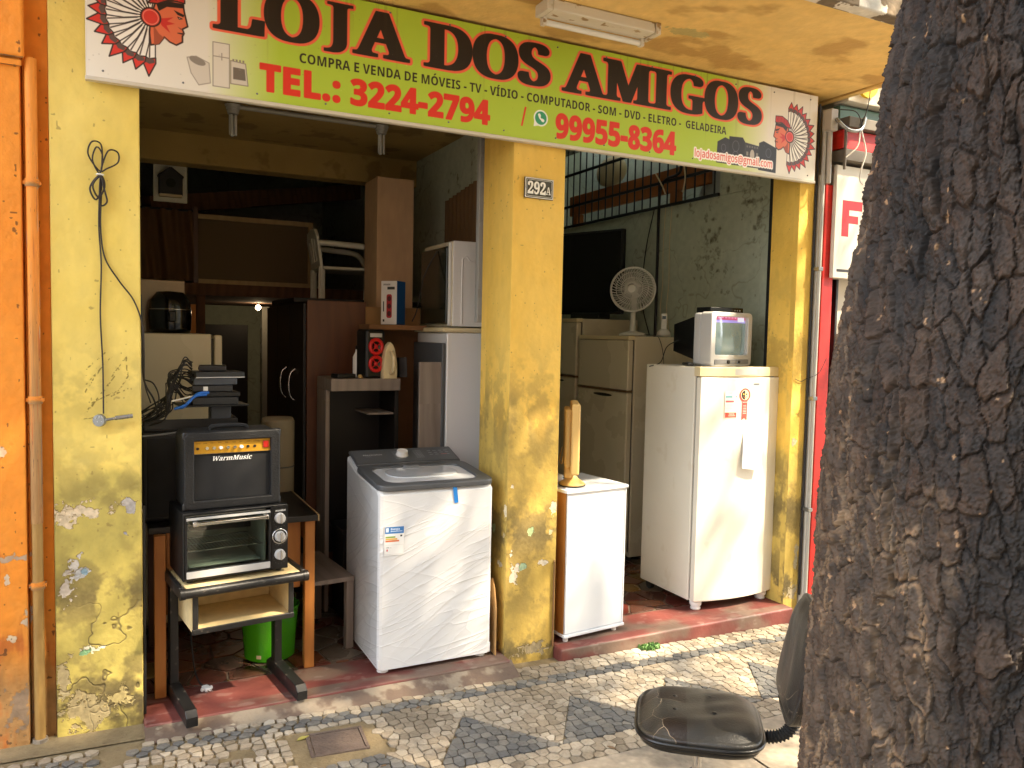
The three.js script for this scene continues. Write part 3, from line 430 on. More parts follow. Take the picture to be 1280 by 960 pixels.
{
  mat('sign_print', { c: 0xffffff, map: signTex, roughness: 0.42, roughnessMap: null, clearcoat: 0.15, clearcoatRoughness: 0.35 });
  mat('sign_metal', { c: 0xcfc8b6, roughness: 0.5 });
  const s = thing('shop_sign', 'long green and white printed shop sign under the canopy', 'sign', [1.88, 2.625, 0.012]);
  part(s, 'backing', bb(-1.96, 1.96, 0, 0.51, 0.0, 0.025, 0.003), 'sign_metal');
  { const g = new THREE.PlaneGeometry(3.914, 0.506, 160, 12), p = g.attributes.position; for (let i = 0; i < p.count; i++) p.setZ(i, 0.0024 * fbm(p.getX(i) * 2.2 + 9, p.getY(i) * 3 + 4, 3, 888)); g.computeVertexNormals(); part(s, 'printed_face', T(g, 0, 0.255, 0.0265), 'sign_print'); }
  part(s, 'bottom_trim', bb(-1.962, 1.962, -0.012, 0.004, 0.0, 0.033, 0.003), 'sign_metal');
  const rivet = new THREE.SphereGeometry(0.0045, 8, 6);
  for (let i = 0; i < 14; i++) for (const y of [0.03, 0.48]) part(s, 'rivet', T(rivet.clone(), -1.9 + i * 0.292, y, 0.0285), 'galv');
}
// ---- number plate
{
  const t = canvasTex(256, 158, (c) => { c.fillStyle = '#d9d6cc'; c.fillRect(0, 0, 256, 158); c.fillStyle = '#16181d'; c.beginPath(); c.roundRect(7, 7, 242, 144, 12); c.fill(); c.strokeStyle = '#c9c6bc'; c.lineWidth = 4; c.beginPath(); c.roundRect(15, 15, 226, 128, 10); c.stroke(); c.fillStyle = '#ece9df'; c.strokeStyle = '#ece9df'; c.font = 'bold 128px serif'; c.save(); c.translate(22, 124); c.scale(0.78, 1.02); c.lineWidth = 5; c.strokeText('292', 0, 0); c.fillText('292', 0, 0); c.restore(); c.font = 'bold 78px serif'; c.save(); c.translate(190, 122); c.scale(0.72, 1.1); c.fillText('A', 0, 0); c.restore(); });
  const p = thing('number_plate', 'black enamel house number plate on the yellow pillar', 'number plate', [1.953, 2.4, 0.002], 0); p.rotation.z = -0.01;
  mat('enamel', { c: 0xffffff, map: t, roughness: 0.25, clearcoat: 0.6 });
  part(p, 'plate', bb(-0.084, 0.084, -0.052, 0.052, 0, 0.008, 0.003), 'black_steel'); part(p, 'printed_face', T(quad(0.163, 0.1), 0, 0, 0.0095), 'enamel');
  for (const x of [-0.072, 0.072]) part(p, 'screw', T(new THREE.SphereGeometry(0.0045, 8, 6), x, 0, 0.009), 'galv');
}
// ---- fluorescent batten under the canopy, unlit
{
  const f = thing('fluorescent_batten', 'old white fluorescent lamp fitting under the ochre canopy', 'lamp', [2.045, 3.149, 0.39], 0.0);
  mat('old_white', { c: 0xffffff, roughness: 0.6, map: texRGB(256, 128, (u, v) => { const n = fbm(u * 14, v * 5, 5, 601), r = sstep(0.6, 0.72, n); return mix(hex(0xcfc6b2), hex(0x8a6a3c), r * 0.8); }, 1.5, 6) });
  mat('lamp_glass', { c: 0xdcd8cc, roughness: 0.25 });
  part(f, 'channel', bb(-0.28, 0.28, -0.05, 0, -0.05, 0.06, 0.008), 'old_white'); part(f, 'end_cap', bb(0.282, 0.31, -0.055, 0, -0.055, 0.065, 0.006), 'old_white'); part(f, 'end_cap', bb(-0.31, -0.282, -0.055, 0, -0.055, 0.065, 0.006), 'old_white');
  part(f, 'tube_lamp', rod(V(-0.265, -0.068, -0.045), V(0.265, -0.068, -0.045), 0.0135, 16), 'lamp_glass'); for (const x of [-0.27, 0.27]) part(f, 'lamp_holder', bb(x - 0.011, x + 0.011, -0.084, -0.048, -0.06, -0.028, 0.004), 'old_white');
}
// ---- bar with two unlit bulbs on the shop ceiling
{
  const b = thing('bulb_bar', 'grey conduit on the shop ceiling holding two unlit bulbs', 'lamp', [1.05, 2.93, -1.15], 0.0);
  mat('cfl_white', { c: 0xc9c9c4, roughness: 0.35 });
  part(b, 'conduit', rod(V(-0.46, -0.03, 0), V(0.46, -0.03, 0), 0.014), 'grey_metal');
  for (const x of [-0.43, 0.43]) { part(b, 'lamp_holder', T(cyl(0.028, 0.045, 0.05, 16), x, -0.075, 0), 'grey_metal'); for (let i = 0; i < 3; i++) { const a = i * 2.094 + 0.4, ca = 0.011 * Math.cos(a), sa = 0.011 * Math.sin(a); part(b, 'bulb', tube([[x + ca * 1.4 - sa * 0.6, -0.08, sa * 1.4 + ca * 0.6], [x + ca * 1.4 - sa * 0.6, -0.18, sa * 1.4 + ca * 0.6], [x + ca * 1.5, -0.19, sa * 1.5], [x + ca * 1.4 + sa * 0.6, -0.18, sa * 1.4 - ca * 0.6], [x + ca * 1.4 + sa * 0.6, -0.08, sa * 1.4 - ca * 0.6]], 0.0062, 30, 7), 'cfl_white'); } }
  const tg = thing('fallen_leaf_nest', 'dry tuft of leaves stuck above the bulb bar', 'leaf', [1.0, 2.9, -0.9]); part(tg, 'tuft', T(new THREE.IcosahedronGeometry(0.025, 1), 0, 0, 0), 'cream_cloth');
}

// ---- orange neighbour
const texOrange = wallTex(-0.75, -0.21, -0.12, 3.6, 256, 1400, (x, y) => {
  const n = fbm(x * 4, y * 4, 5, 620), f = fbm(x * 40, y * 25, 3, 625), st = fbm(x * 40, y * 4, 3, 628); let c = mul(mix(hex(0xe5841f), hex(0xf09a35), n), 0.93 + 0.1 * f);
  const low = sstep(0.6, 0.15, y + 0.35 * (fbm(x * 8, y * 5, 4, 631) - 0.5)); c = mix(c, mul(hex(0x96774f), 0.85 + 0.3 * f), low * 0.85);
  const mid = sstep(0.55, 0.75, 0.6 * fbm(x * 10, y * 10, 5, 634) + 0.4 * st) * sstep(1.2, 0.6, y); c = mix(c, hex(0xb05c20), mid * 0.7);
  for (const [px, py, rx, ry, col, s] of [[-0.385, 1.16, 0.02, 0.03, 0xd8b694, 1], [-0.33, 0.74, 0.06, 0.015, 0xa9927b, 2], [-0.37, 0.65, 0.012, 0.02, 0xd6bda0, 3], [-0.3, 0.5, 0.03, 0.03, 0xb9a58c, 4], [-0.36, 0.42, 0.02, 0.02, 0xc7b192, 5], [-0.3, 3.0, 0.05, 0.01, 0x6a4a2a, 6], [-0.33, 0.15, 0.05, 0.1, 0x85705a, 7], [-0.28, 0.62, 0.015, 0.04, 0xb3a08a, 8]]) { const b = blob(x, y, px, py, rx, ry, 640 + s); if (b > 0) c = mul(hex(col), 0.85 + 0.3 * f); else if (b > -0.15) c = mul(c, 0.9); }
  if (fbm(x * 50, y * 50, 2, 660) > 0.86) c = mul(c, 0.6); return c;
});
mat('orange_plaster', { c: 0xffffff, map: texOrange, roughness: 0.8, bumpMap: bumpPlaster, bumpScale: 0.006 });
mat('orange_pipe_paint', { c: 0xffffff, map: texOrange, roughness: 0.6, bumpMap: bumpFine, bumpScale: 0.001 });
{
  const o = thing('orange_building', 'orange plastered building front with painted downpipe', 'building');
  part(o, 'wall', bb(-6, -0.302, -0.2, 7.0, -0.9, 0.02, 0.006, 2), 'orange_plaster');
  part(o, 'joint', bb(-0.30, -0.212, -0.2, 7, -0.9, -0.035, 0.003), 'orange_plaster');
  part(o, 'moulding', mg(bb(-6, -0.295, 2.63, 2.655, 0.02, 0.032, 0.006, 2), bb(-6, -0.285, 2.66, 2.93, 0.02, 0.045, 0.02, 3)), 'orange_plaster');
  const p = part(o, 'downpipe', T(new THREE.CylinderGeometry(0.021, 0.021, 1.8, 20), -0.268, 1.77, 0.006), 'orange_pipe_paint'); mat('bare_pipe', { c: 0xffffff, roughness: 0.6, map: texRGB(64, 512, (u, v) => mix(hex(0x8a6a36), hex(0xb08a4a), fbm(u * 6, v * 14, 4, 690)), 1, 1) }); part(p, 'lower_length', T(new THREE.CylinderGeometry(0.0195, 0.0195, 0.9, 20), -0.268, 0.42, 0.006), 'bare_pipe');
  for (const y of [0.62, 1.36, 2.2]) part(p, 'clamp', mg(T(new THREE.CylinderGeometry(0.025, 0.025, 0.03, 20), -0.268, y, 0.006), bb(-0.3, -0.238, y - 0.008, y + 0.008, -0.02, 0.012, 0.002)), 'orange_pipe_paint');
  part(p, 'shoe', T(new THREE.CylinderGeometry(0.027, 0.03, 0.03, 16), -0.268, -0.02, 0.006), 'concrete');
}
// ---- red and white neighbour with its sign and pipes
{
  mat('red_paint', { c: 0xffffff, roughness: 0.5, map: texRGB(128, 512, (u, v) => mul(mix(hex(0xb81a10), hex(0xc9261a), fbm(u * 5, v * 8, 4, 670)), 0.9 + 0.14 * fbm(u * 30, v * 60, 2, 673)), 1, 1) });
  mat('dark_red', { c: 0x5d0f10, roughness: 0.6 }); mat('white_wall', { c: 0xcfc7b6, roughness: 0.8, bumpMap: bumpPlaster, bumpScale: 0.003 }); mat('grey_awning', { c: 0x5f584e, roughness: 0.7 }); mat('teal_glass', { c: 0x5f8078, roughness: 0.2 }); mat('yellow_disc', { c: 0xe8c51e, roughness: 0.5 });
  const n = thing('red_shopfront', 'red and white shopfront next to the yellow shop', 'building');
  part(n, 'corner_trim', bb(3.905, 3.935, -0.2, 2.68, -0.2, 0.035, 0.004), 'white_wall'); part(n, 'red_jamb', bb(3.937, 4.03, -0.2, 2.62, -0.2, 0.04, 0.005), 'red_paint');
  part(n, 'doorway', bb(4.032, 4.12, -0.2, 2.0, -0.3, -0.1, 0.003), 'dark_red'); part(n, 'wall', bb(4.122, 9, -0.25, 7, -0.6, -0.04, 0.004), 'white_wall'); part(n, 'door_post', bb(4.11, 4.13, -0.2, 2.05, -0.08, 0.0, 0.003), 'black_steel');
  part(n, 'awning_frame', bb(4.0, 9, 2.76, 2.83, -0.03, 0.12, 0.005), 'grey_awning'); part(n, 'awning_band', bb(4.0, 9, 2.835, 2.95, -0.03, 0.1, 0.005), 'red_paint'); part(n, 'awning_top', bb(4.0, 9, 2.955, 3.02, -0.03, 0.14, 0.005), 'grey_awning'); part(n, 'glass_strip', bb(4.05, 9, 3.03, 3.12, -0.035, 0.02, 0.004), 'teal_glass'); part(n, 'fascia', bb(4.05, 9, 3.13, 3.6, -0.035, 0.08, 0.006), 'white_wall');
  const fTex = canvasTex(512, 284, (c) => { c.fillStyle = '#d8d2c2'; c.fillRect(0, 0, 512, 284); c.fillStyle = '#c3161c'; c.fillRect(24, 86, 26, 92); c.fillRect(24, 86, 74, 24); c.fillRect(24, 124, 60, 20); c.fillStyle = '#2a2622'; c.fillRect(12, 262, 60, 7); });
  mat('f_print', { c: 0xffffff, map: fTex, roughness: 0.5 });
  const s = thing('letter_sign', 'white hanging sign board with a red letter F beside the tree trunk', 'sign', [3.99, 2.05, 0.045]); part(s, 'board', bb(0, 1.22, 0, 0.69, 0, 0.025, 0.003), 'white_wall'); part(s, 'printed_face', T(quad(1.216, 0.685), 0.61, 0.345, 0.0275), 'f_print');
  const y = thing('round_sign', 'round yellow sign above the neighbouring awning', 'sign', [4.2, 3.25, 0.09]); part(y, 'disc', T(new THREE.CylinderGeometry(0.085, 0.085, 0.02, 32), 0, 0, 0, Math.PI / 2), 'yellow_disc');
  const pz = 0.03, dp = thing('drain_pipe', 'grey drain pipe running down beside the narrow yellow pillar', 'pipe'); mat('pipe_pvc', { c: 0xa9a296, roughness: 0.6, roughnessMap: smudge });
  part(dp, 'pipe', rod(V(3.905, -0.08, 0.045), V(3.9, 3.0, 0.045), 0.0115, 12), 'grey_metal'); part(dp, 'junction_box', bb(3.89, 3.95, 2.93, 3.06, 0.03, 0.1, 0.006), 'pipe_pvc'); part(dp, 'elbow', tube([[3.93, 3.0, 0.1], [3.95, 2.95, 0.14], [3.985, 2.925, 0.16], [4.05, 2.93, 0.165], [4.09, 2.96, 0.16], [4.12, 3.02, 0.15]], 0.012, 40, 8), 'galv'); part(dp, 'pipe', rod(V(3.93, 2.62, 0.06), V(3.928, 2.95, 0.06), 0.016, 12), 'pipe_pvc');
  for (const yy of [0.6, 1.3, 2.1]) part(dp, 'clamp', bb(3.885, 3.92, yy - 0.012, yy + 0.012, 0.0, 0.062, 0.003), 'galv');
  part(dp, 'pipe', rod(V(3.888, 0.05, 0.012), V(3.886, 3.1, 0.012), 0.007, 8), 'black_steel'); part(dp, 'pipe', rod(V(3.985, 2.7, 0.13), V(3.985, 2.95, 0.13), 0.009, 8), 'grey_awning');
  mat('white_wire', { c: 0xd5d2c8, roughness: 0.6 }); mat('black_wire', { c: 0x1c1a18, roughness: 0.6 });
  const w = thing('loose_wires', 'loose white and black wires dangling off the elbow conduit', 'cable');
  part(w, 'wire', tube([[4.06, 2.93, 0.17], [4.02, 2.83, 0.19], [3.95, 2.76, 0.17]], 0.004), 'white_wire'); part(w, 'wire', tube([[4.06, 2.93, 0.18], [4.08, 2.8, 0.2], [4.05, 2.7, 0.2], [4.04, 2.63, 0.2], [4.06, 2.6, 0.21]], 0.0045), 'white_wire'); part(w, 'wire', tube([[3.96, 3.06, 0.1], [4.03, 3.04, 0.16], [4.08, 2.96, 0.17]], 0.003), 'black_wire'); part(w, 'wire', tube([[4.06, 2.93, 0.17], [4.12, 3.1, 0.17], [4.17, 3.28, 0.14]], 0.003), 'black_wire');
}
// ================================================================ GOODS AT THE SHOP FRONT
mat('enamel_white', { c: 0xdedcd8, roughness: 0.34, roughnessMap: smudgeLow, bumpMap: bumpOrange, bumpScale: 0.0002, clearcoat: 0.3, clearcoatRoughness: 0.25 });
mat('enamel_cream', { c: 0xffffff, roughness: 0.42, bumpMap: bumpOrange, bumpScale: 0.0002, clearcoat: 0.2, clearcoatRoughness: 0.3, map: texRGB(512, 512, (u, v) => { const n = fbm(u * 5, v * 5, 5, 700, 5), s = sstep(0.7, 0.8, fbm(u * 16, v * 12, 4, 703, 0)); return mix(mul(hex(0xe6e0d0), 0.96 + 0.05 * n), hex(0xc9bc9f), s * 0.2); }, 0.8, 0.8) });
mat('cream_plastic', { c: 0xd6c59b, roughness: 0.45 }); mat('old_cream', { c: 0xcdc2a6, roughness: 0.5, roughnessMap: smudge });
mat('abs_yellow', { c: 0xd0ab66, roughness: 0.5, bumpMap: bumpFine, bumpScale: 0.0003 });
mat('dark_grey_plastic', { c: 0x505254, roughness: 0.4, bumpMap: bumpFine, bumpScale: 0.0002 }); mat('mid_grey_plastic', { c: 0x77797b, roughness: 0.4 }); mat('silver_plastic', { c: 0xb4b3b0, roughness: 0.4 }); mat('black_plastic', { c: 0x0d0d0e, roughness: 0.45 }); mat('black_gloss', { c: 0x0b0b0c, roughness: 0.15 }); mat('chrome', { c: 0xc9c9c8, roughness: 0.16, metalness: 1 }); mat('white_plastic', { c: 0xe4e2dc, roughness: 0.4 });
mat('gasket', { c: 0x55524c, roughness: 0.8 }); mat('blue_tape', { c: 0x1d78c4, roughness: 0.4 }); mat('rubber', { c: 0x1a1918, roughness: 0.85 });
const crease = texG(1024, 1024, (u, v) => {   // stretched film: long diagonal ridges in fans, with small crumples
  let h = 0; for (const [a, f, s, k] of [[0.5, 14, 1, 0.5], [0.66, 30, 2, 0.55], [-0.3, 18, 3, 0.3], [0.2, 38, 4, 0.5], [0.44, 52, 5, 0.5]]) { const x = u * Math.cos(a) + v * Math.sin(a), y = -u * Math.sin(a) + v * Math.cos(a), w = 0.35 * fbm(x * 3, y * 3, 3, 710 + s); const r = 1 - Math.abs(2 * vn(x * 2.2 + w, y * f + w * 5, 715 + s) - 1); h += k * Math.pow(r, 9) * sstep(0.35, 0.75, vn(x * 4, y * 5, 730 + s)) * 1.7; }
  return 0.15 + 0.55 * h + 0.1 * fbm(u * 22, v * 22, 2, 740);
}, 1.1, 1.1);
crease.repeat.set(0.9, 0.9); crease.offset.set(0.5, 0.05);
mat('film_white', { c: 0xe0e0de, roughness: 0.24, bumpMap: crease, bumpScale: 0.0042, clearcoat: 1, clearcoatRoughness: 0.08 });
const plane = (t, name, w, h, x, y, z, m, ry = 0, rz = 0, rx = 0) => part(t, name, T(quad(w, h), x, y, z, rx, ry, rz), m);

// ---- wrapped washing machine
{
  const t = thing('washing_machine', 'white top loading washing machine wrapped in clear film with grey lid', 'washing machine', [1.434, 0, -0.3]);
  const prof = [[0.28, 0], [0.28, 0.826], [0.262, 0.844], [-0.1, 0.872], [-0.28, 0.918], [-0.28, 0]];      // z, y
  const g = shapeXY(prof, 0.56, 0.02); g.rotateY(-Math.PI / 2); T(g, 0.28, 0.042, 0); muv(g);
  part(t, 'cabinet', g, 'film_white');
  part(t, 'base_band', bb(-0.299, 0.299, 0.022, 0.075, -0.299, 0.2985, 0.006), 'enamel_white');
  const sl = Math.atan2(0.03, 0.36);
  part(t, 'top_frame', T(mg(shapeXY(rrect(0.598, 0.42, 0.05), 0.016, 0.006, [rrect(0.5, 0.325, 0.07).reverse()])), 0, 0.918, 0.095, -Math.PI / 2 + sl), 'dark_grey_plastic');
  mat('lid_glass', { c: 0xdcdee0, roughness: 0.08, clearcoat: 1, clearcoatRoughness: 0.04 });
  const lid = part(t, 'lid', T(shapeXY(rrect(0.495, 0.32, 0.067), 0.008, 0.003), 0, 0.92, 0.095, -Math.PI / 2 + sl), 'lid_glass');
  mat('lid_window', { c: 0xbfc3c6, roughness: 0.06, clearcoat: 1 }); part(lid, 'window', T(shapeXY(rrect(0.38, 0.19, 0.09), 0.002, 0.001), 0, 0.935, 0.055, -Math.PI / 2 + sl), 'lid_window');
  part(lid, 'handle', T(bc(0.085, 0.016, 0.03, 0.006, 2), -0.02, 0.948, -0.045, sl), 'mid_grey_plastic');
  const cpTex = canvasTex(512, 192, (c) => { c.fillStyle = '#55585a'; c.fillRect(0, 0, 512, 192); c.fillStyle = '#c9cbcc'; c.font = 'bold 20px sans-serif'; c.fillText('Electrolux', 44, 84); c.font = '11px sans-serif'; c.fillText('Turbo', 52, 104); c.font = '9px sans-serif'; for (let i = 0; i < 6; i++) { c.fillText('lavagem', 196, 48 + i * 19); c.fillText('programa', 306, 48 + i * 19); } c.fillStyle = '#9a9c9e'; for (let i = 0; i < 4; i++) for (let j = 0; j < 3; j++) c.fillRect(380 + i * 30, 50 + j * 28, 18, 6); c.fillStyle = '#c96a5a'; c.fillRect(440, 106, 34, 5); });
  mat('panel_print', { c: 0xffffff, map: cpTex, roughness: 0.35 });
  const a2 = Math.atan2(0.05, 0.17), cp = part(t, 'control_panel', T(bc(0.585, 0.018, 0.18, 0.008, 2), 0, 0.978, -0.205, a2), 'dark_grey_plastic');
  part(cp, 'printed_face', T(quad(0.565, 0.165), 0, 0.9885, -0.2, -Math.PI / 2 + a2), 'panel_print');
  part(cp, 'knob', T(cyl(0.032, 0.029, 0.028, 28), -0.02, 0.987, -0.2, a2), 'white_plastic'); part(cp, 'knob_ring', T(cyl(0.036, 0.036, 0.004, 28), -0.02, 0.986, -0.2, a2), 'silver_plastic');
  const eTex = canvasTex(200, 280, (c) => { c.fillStyle = '#eceae4'; c.fillRect(0, 0, 200, 280); c.fillStyle = '#3d78b5'; c.fillRect(4, 4, 192, 66); c.fillStyle = '#e8eef4'; c.font = 'bold 26px sans-serif'; c.fillText('Energia', 60, 36); c.fillRect(14, 14, 26, 40); c.fillRect(60, 46, 120, 5); c.fillStyle = '#8aa84a'; c.fillRect(10, 96, 100, 16); c.fillStyle = '#e3b13c'; c.fillRect(10, 116, 120, 14); c.fillStyle = '#dc7440'; c.fillRect(10, 134, 140, 16); c.fillStyle = '#333'; c.fillRect(160, 86, 20, 16); c.font = '16px sans-serif'; c.fillText('kWh   L', 20, 210); c.strokeStyle = '#999'; c.strokeRect(6, 180, 188, 90); c.fillStyle = '#c33'; c.fillRect(24, 220, 12, 20); });
  mat('energy_print', { c: 0xffffff, map: eTex, roughness: 0.4 });
  plane(t, 'energy_label', 0.098, 0.14, -0.225, 0.655, 0.3035, 'energy_print', 0, -0.02);
  part(t, 'tape', T(mg(bc(0.022, 0.09, 0.002, 0.0008), T(bc(0.02, 0.045, 0.0015, 0.0006), -0.006, 0.055, -0.02, -1.3)), 0.09, 0.86, 0.304, 0, 0, 0.13), 'blue_tape');
  for (const [x, z] of [[-0.26, 0.25], [0.26, 0.25], [-0.26, -0.25], [0.26, -0.25]]) part(t, 'foot', T(cyl(0.028, 0.025, 0.024, 16), x, 0.0, z), 'white_plastic');
}

// ---- single-door fridge
{
  const t = thing('single_door_fridge', 'tall cream single door fridge with curved door, stickers and paper note', 'fridge', [3.457, 0, -0.345]);
  const arc = (z0, bulge, hw = 0.312) => { const p = []; for (let i = 0; i <= 24; i++) { const x = -hw + 2 * hw * i / 24; p.push([x, z0 + bulge * (1 - (x / hw) ** 2)]); } return p; };
  const prism = (outline, y0, y1, bev) => { const g = shapeXY(outline.map(([x, z]) => [x, -z]), y1 - y0 - 2 * bev, bev); g.rotateX(-Math.PI / 2); T(g, 0, y0 + bev, 0); return muv(g); };
  part(t, 'cabinet', bb(-0.315, 0.315, 0.055, 1.485, -0.315, 0.178, 0.008, 2), 'enamel_cream');
  part(t, 'gasket', bb(-0.302, 0.302, 0.07, 1.43, 0.178, 0.194, 0.002), 'gasket');
  part(t, 'door', prism([[-0.306, 0.2], ...arc(0.228, 0.042, 0.306), [0.306, 0.2]], 0.06, 1.425, 0.006), 'enamel_cream');
  const cap = part(t, 'top_cap', prism([[-0.312, 0.178], ...arc(0.222, 0.05, 0.312), [0.312, 0.178]], 1.43, 1.488, 0.005), 'cream_plastic');
  mat('cap_grey', { c: 0xb1aea4, roughness: 0.3 }); part(cap, 'display_strip', prism([...arc(0.227, 0.052, 0.24).map(([x, z]) => [x, z]), ...arc(0.215, 0.05, 0.24).reverse()], 1.441, 1.478, 0.001), 'cap_grey');
  for (const x of [-0.262, 0.262]) part(t, 'foot', T(lathe([[0.001, 0], [0.03, 0], [0.032, 0.012], [0.026, 0.018], [0.036, 0.03], [0.038, 0.062], [0.001, 0.064]], 20), x, 0, 0.19), 'white_plastic');
  for (const x of [-0.27, 0.27]) part(t, 'roller', T(new THREE.CylinderGeometry(0.028, 0.028, 0.03, 16), x, 0.028, -0.26, 0, 0, Math.PI / 2), 'rubber');
  const lTex = canvasTex(160, 300, (c) => { c.fillStyle = '#e9e2d2'; c.fillRect(0, 0, 160, 300); c.fillStyle = '#b7b0a2'; c.font = '15px sans-serif'; c.fillText('Energia', 40, 26); c.fillStyle = '#6ba6ad'; c.fillRect(8, 52, 90, 22); c.fillStyle = '#e9c9cf'; c.fillRect(8, 80, 100, 20); c.fillStyle = '#d65a5e'; c.fillRect(8, 104, 110, 22); c.fillStyle = '#b9b2a4'; for (let i = 0; i < 5; i++) c.fillRect(10, 142 + i * 16, 100 + 8 * (i % 2), 4); c.fillStyle = '#b54a36'; c.fillRect(4, 236, 152, 58); c.fillStyle = '#ecd9c8'; c.font = 'bold 20px sans-serif'; c.fillText('PROCEL', 56, 260); c.fillRect(50, 270, 90, 5); c.fillStyle = '#333'; c.fillRect(140, 58, 14, 10); });
  mat('fridge_label', { c: 0xffffff, map: lTex, roughness: 0.5 }); plane(t, 'energy_label', 0.088, 0.165, -0.112, 1.262, 0.2725, 'fridge_label', -0.095);
  const rTex = canvasTex(140, 330, (c) => { c.clearRect(0, 0, 140, 330); c.fillStyle = '#d8463c'; c.beginPath(); c.moveTo(38, 110); c.lineTo(104, 110); c.lineTo(104, 326); c.lineTo(70, 300); c.lineTo(36, 326); c.fill(); c.beginPath(); c.arc(70, 70, 68, 0, 7); c.fill(); c.fillStyle = '#e9d9b4'; c.beginPath(); c.arc(70, 70, 52, 0, 7); c.fill(); c.fillStyle = '#231b17'; c.beginPath(); c.arc(70, 70, 46, Math.PI / 2, Math.PI * 1.5); c.fill(); c.fillStyle = '#efe2a8'; c.beginPath(); c.arc(70, 70, 46, -Math.PI / 2, Math.PI / 2); c.fill(); c.fillStyle = '#e6bf3a'; c.beginPath(); c.arc(52, 62, 9, 0, 7); c.fill(); c.fillStyle = '#2a1f18'; c.beginPath(); c.arc(88, 62, 9, 0, 7); c.fill(); c.strokeStyle = '#c05a2a'; c.lineWidth = 5; c.beginPath(); c.arc(70, 72, 24, 0.4, 2.7); c.stroke(); c.fillStyle = '#f1d9cf'; c.font = 'bold 17px sans-serif'; c.fillText('PROCEL', 40, 150); for (let i = 0; i < 6; i++) c.fillRect(48, 172 + i * 16, 44, 4); });
  mat('ribbon_print', { c: 0xffffff, map: rTex, alphaMap: null, transparent: true, roughness: 0.5, alphaTest: 0.5 }); plane(t, 'ribbon_sticker', 0.085, 0.2, -0.008, 1.262, 0.2782, 'ribbon_print', -0.007);
  plane(t, 'name_badge', 0.05, 0.01, 0.085, 1.385, 0.2745, 'mid_grey_plastic', 0.06);
  const nTex = canvasTex(200, 320, (c) => { c.fillStyle = '#eef0f4'; c.fillRect(0, 0, 200, 320); c.strokeStyle = '#59638a'; c.lineWidth = 3; const w = (x, y, n) => { c.beginPath(); c.moveTo(x, y); for (let i = 0; i < n; i++) c.bezierCurveTo(x + i * 12 + 3, y - 16 - 8 * rnd(), x + i * 12 + 8, y + 10, x + i * 12 + 12, y - 3); c.stroke(); }; w(40, 50, 7); w(30, 100, 10); c.lineWidth = 1.5; w(60, 150, 6); c.strokeStyle = '#a9b0c6'; w(80, 210, 4); });
  mat('note_print', { c: 0xffffff, map: nTex, roughness: 0.8 }); mat('paper', { c: 0xe9eaee, roughness: 0.85 });
  { const g = new THREE.PlaneGeometry(0.15, 0.22, 10, 14), p = g.attributes.position; for (let i = 0; i < p.count; i++) { const u = p.getX(i) / 0.15 + 0.5, v = p.getY(i) / 0.22 + 0.5; p.setZ(i, 0.034 * Math.pow(1 - v, 1.2) * (0.6 + 0.4 * u) + 0.008 * Math.sin(u * 3.1) * (1 - v)); } g.computeVertexNormals(); part(t, 'paper_note', T(g, 0.055, 0.975, 0.277, 0, 0.03, -0.1), 'note_print'); }
}
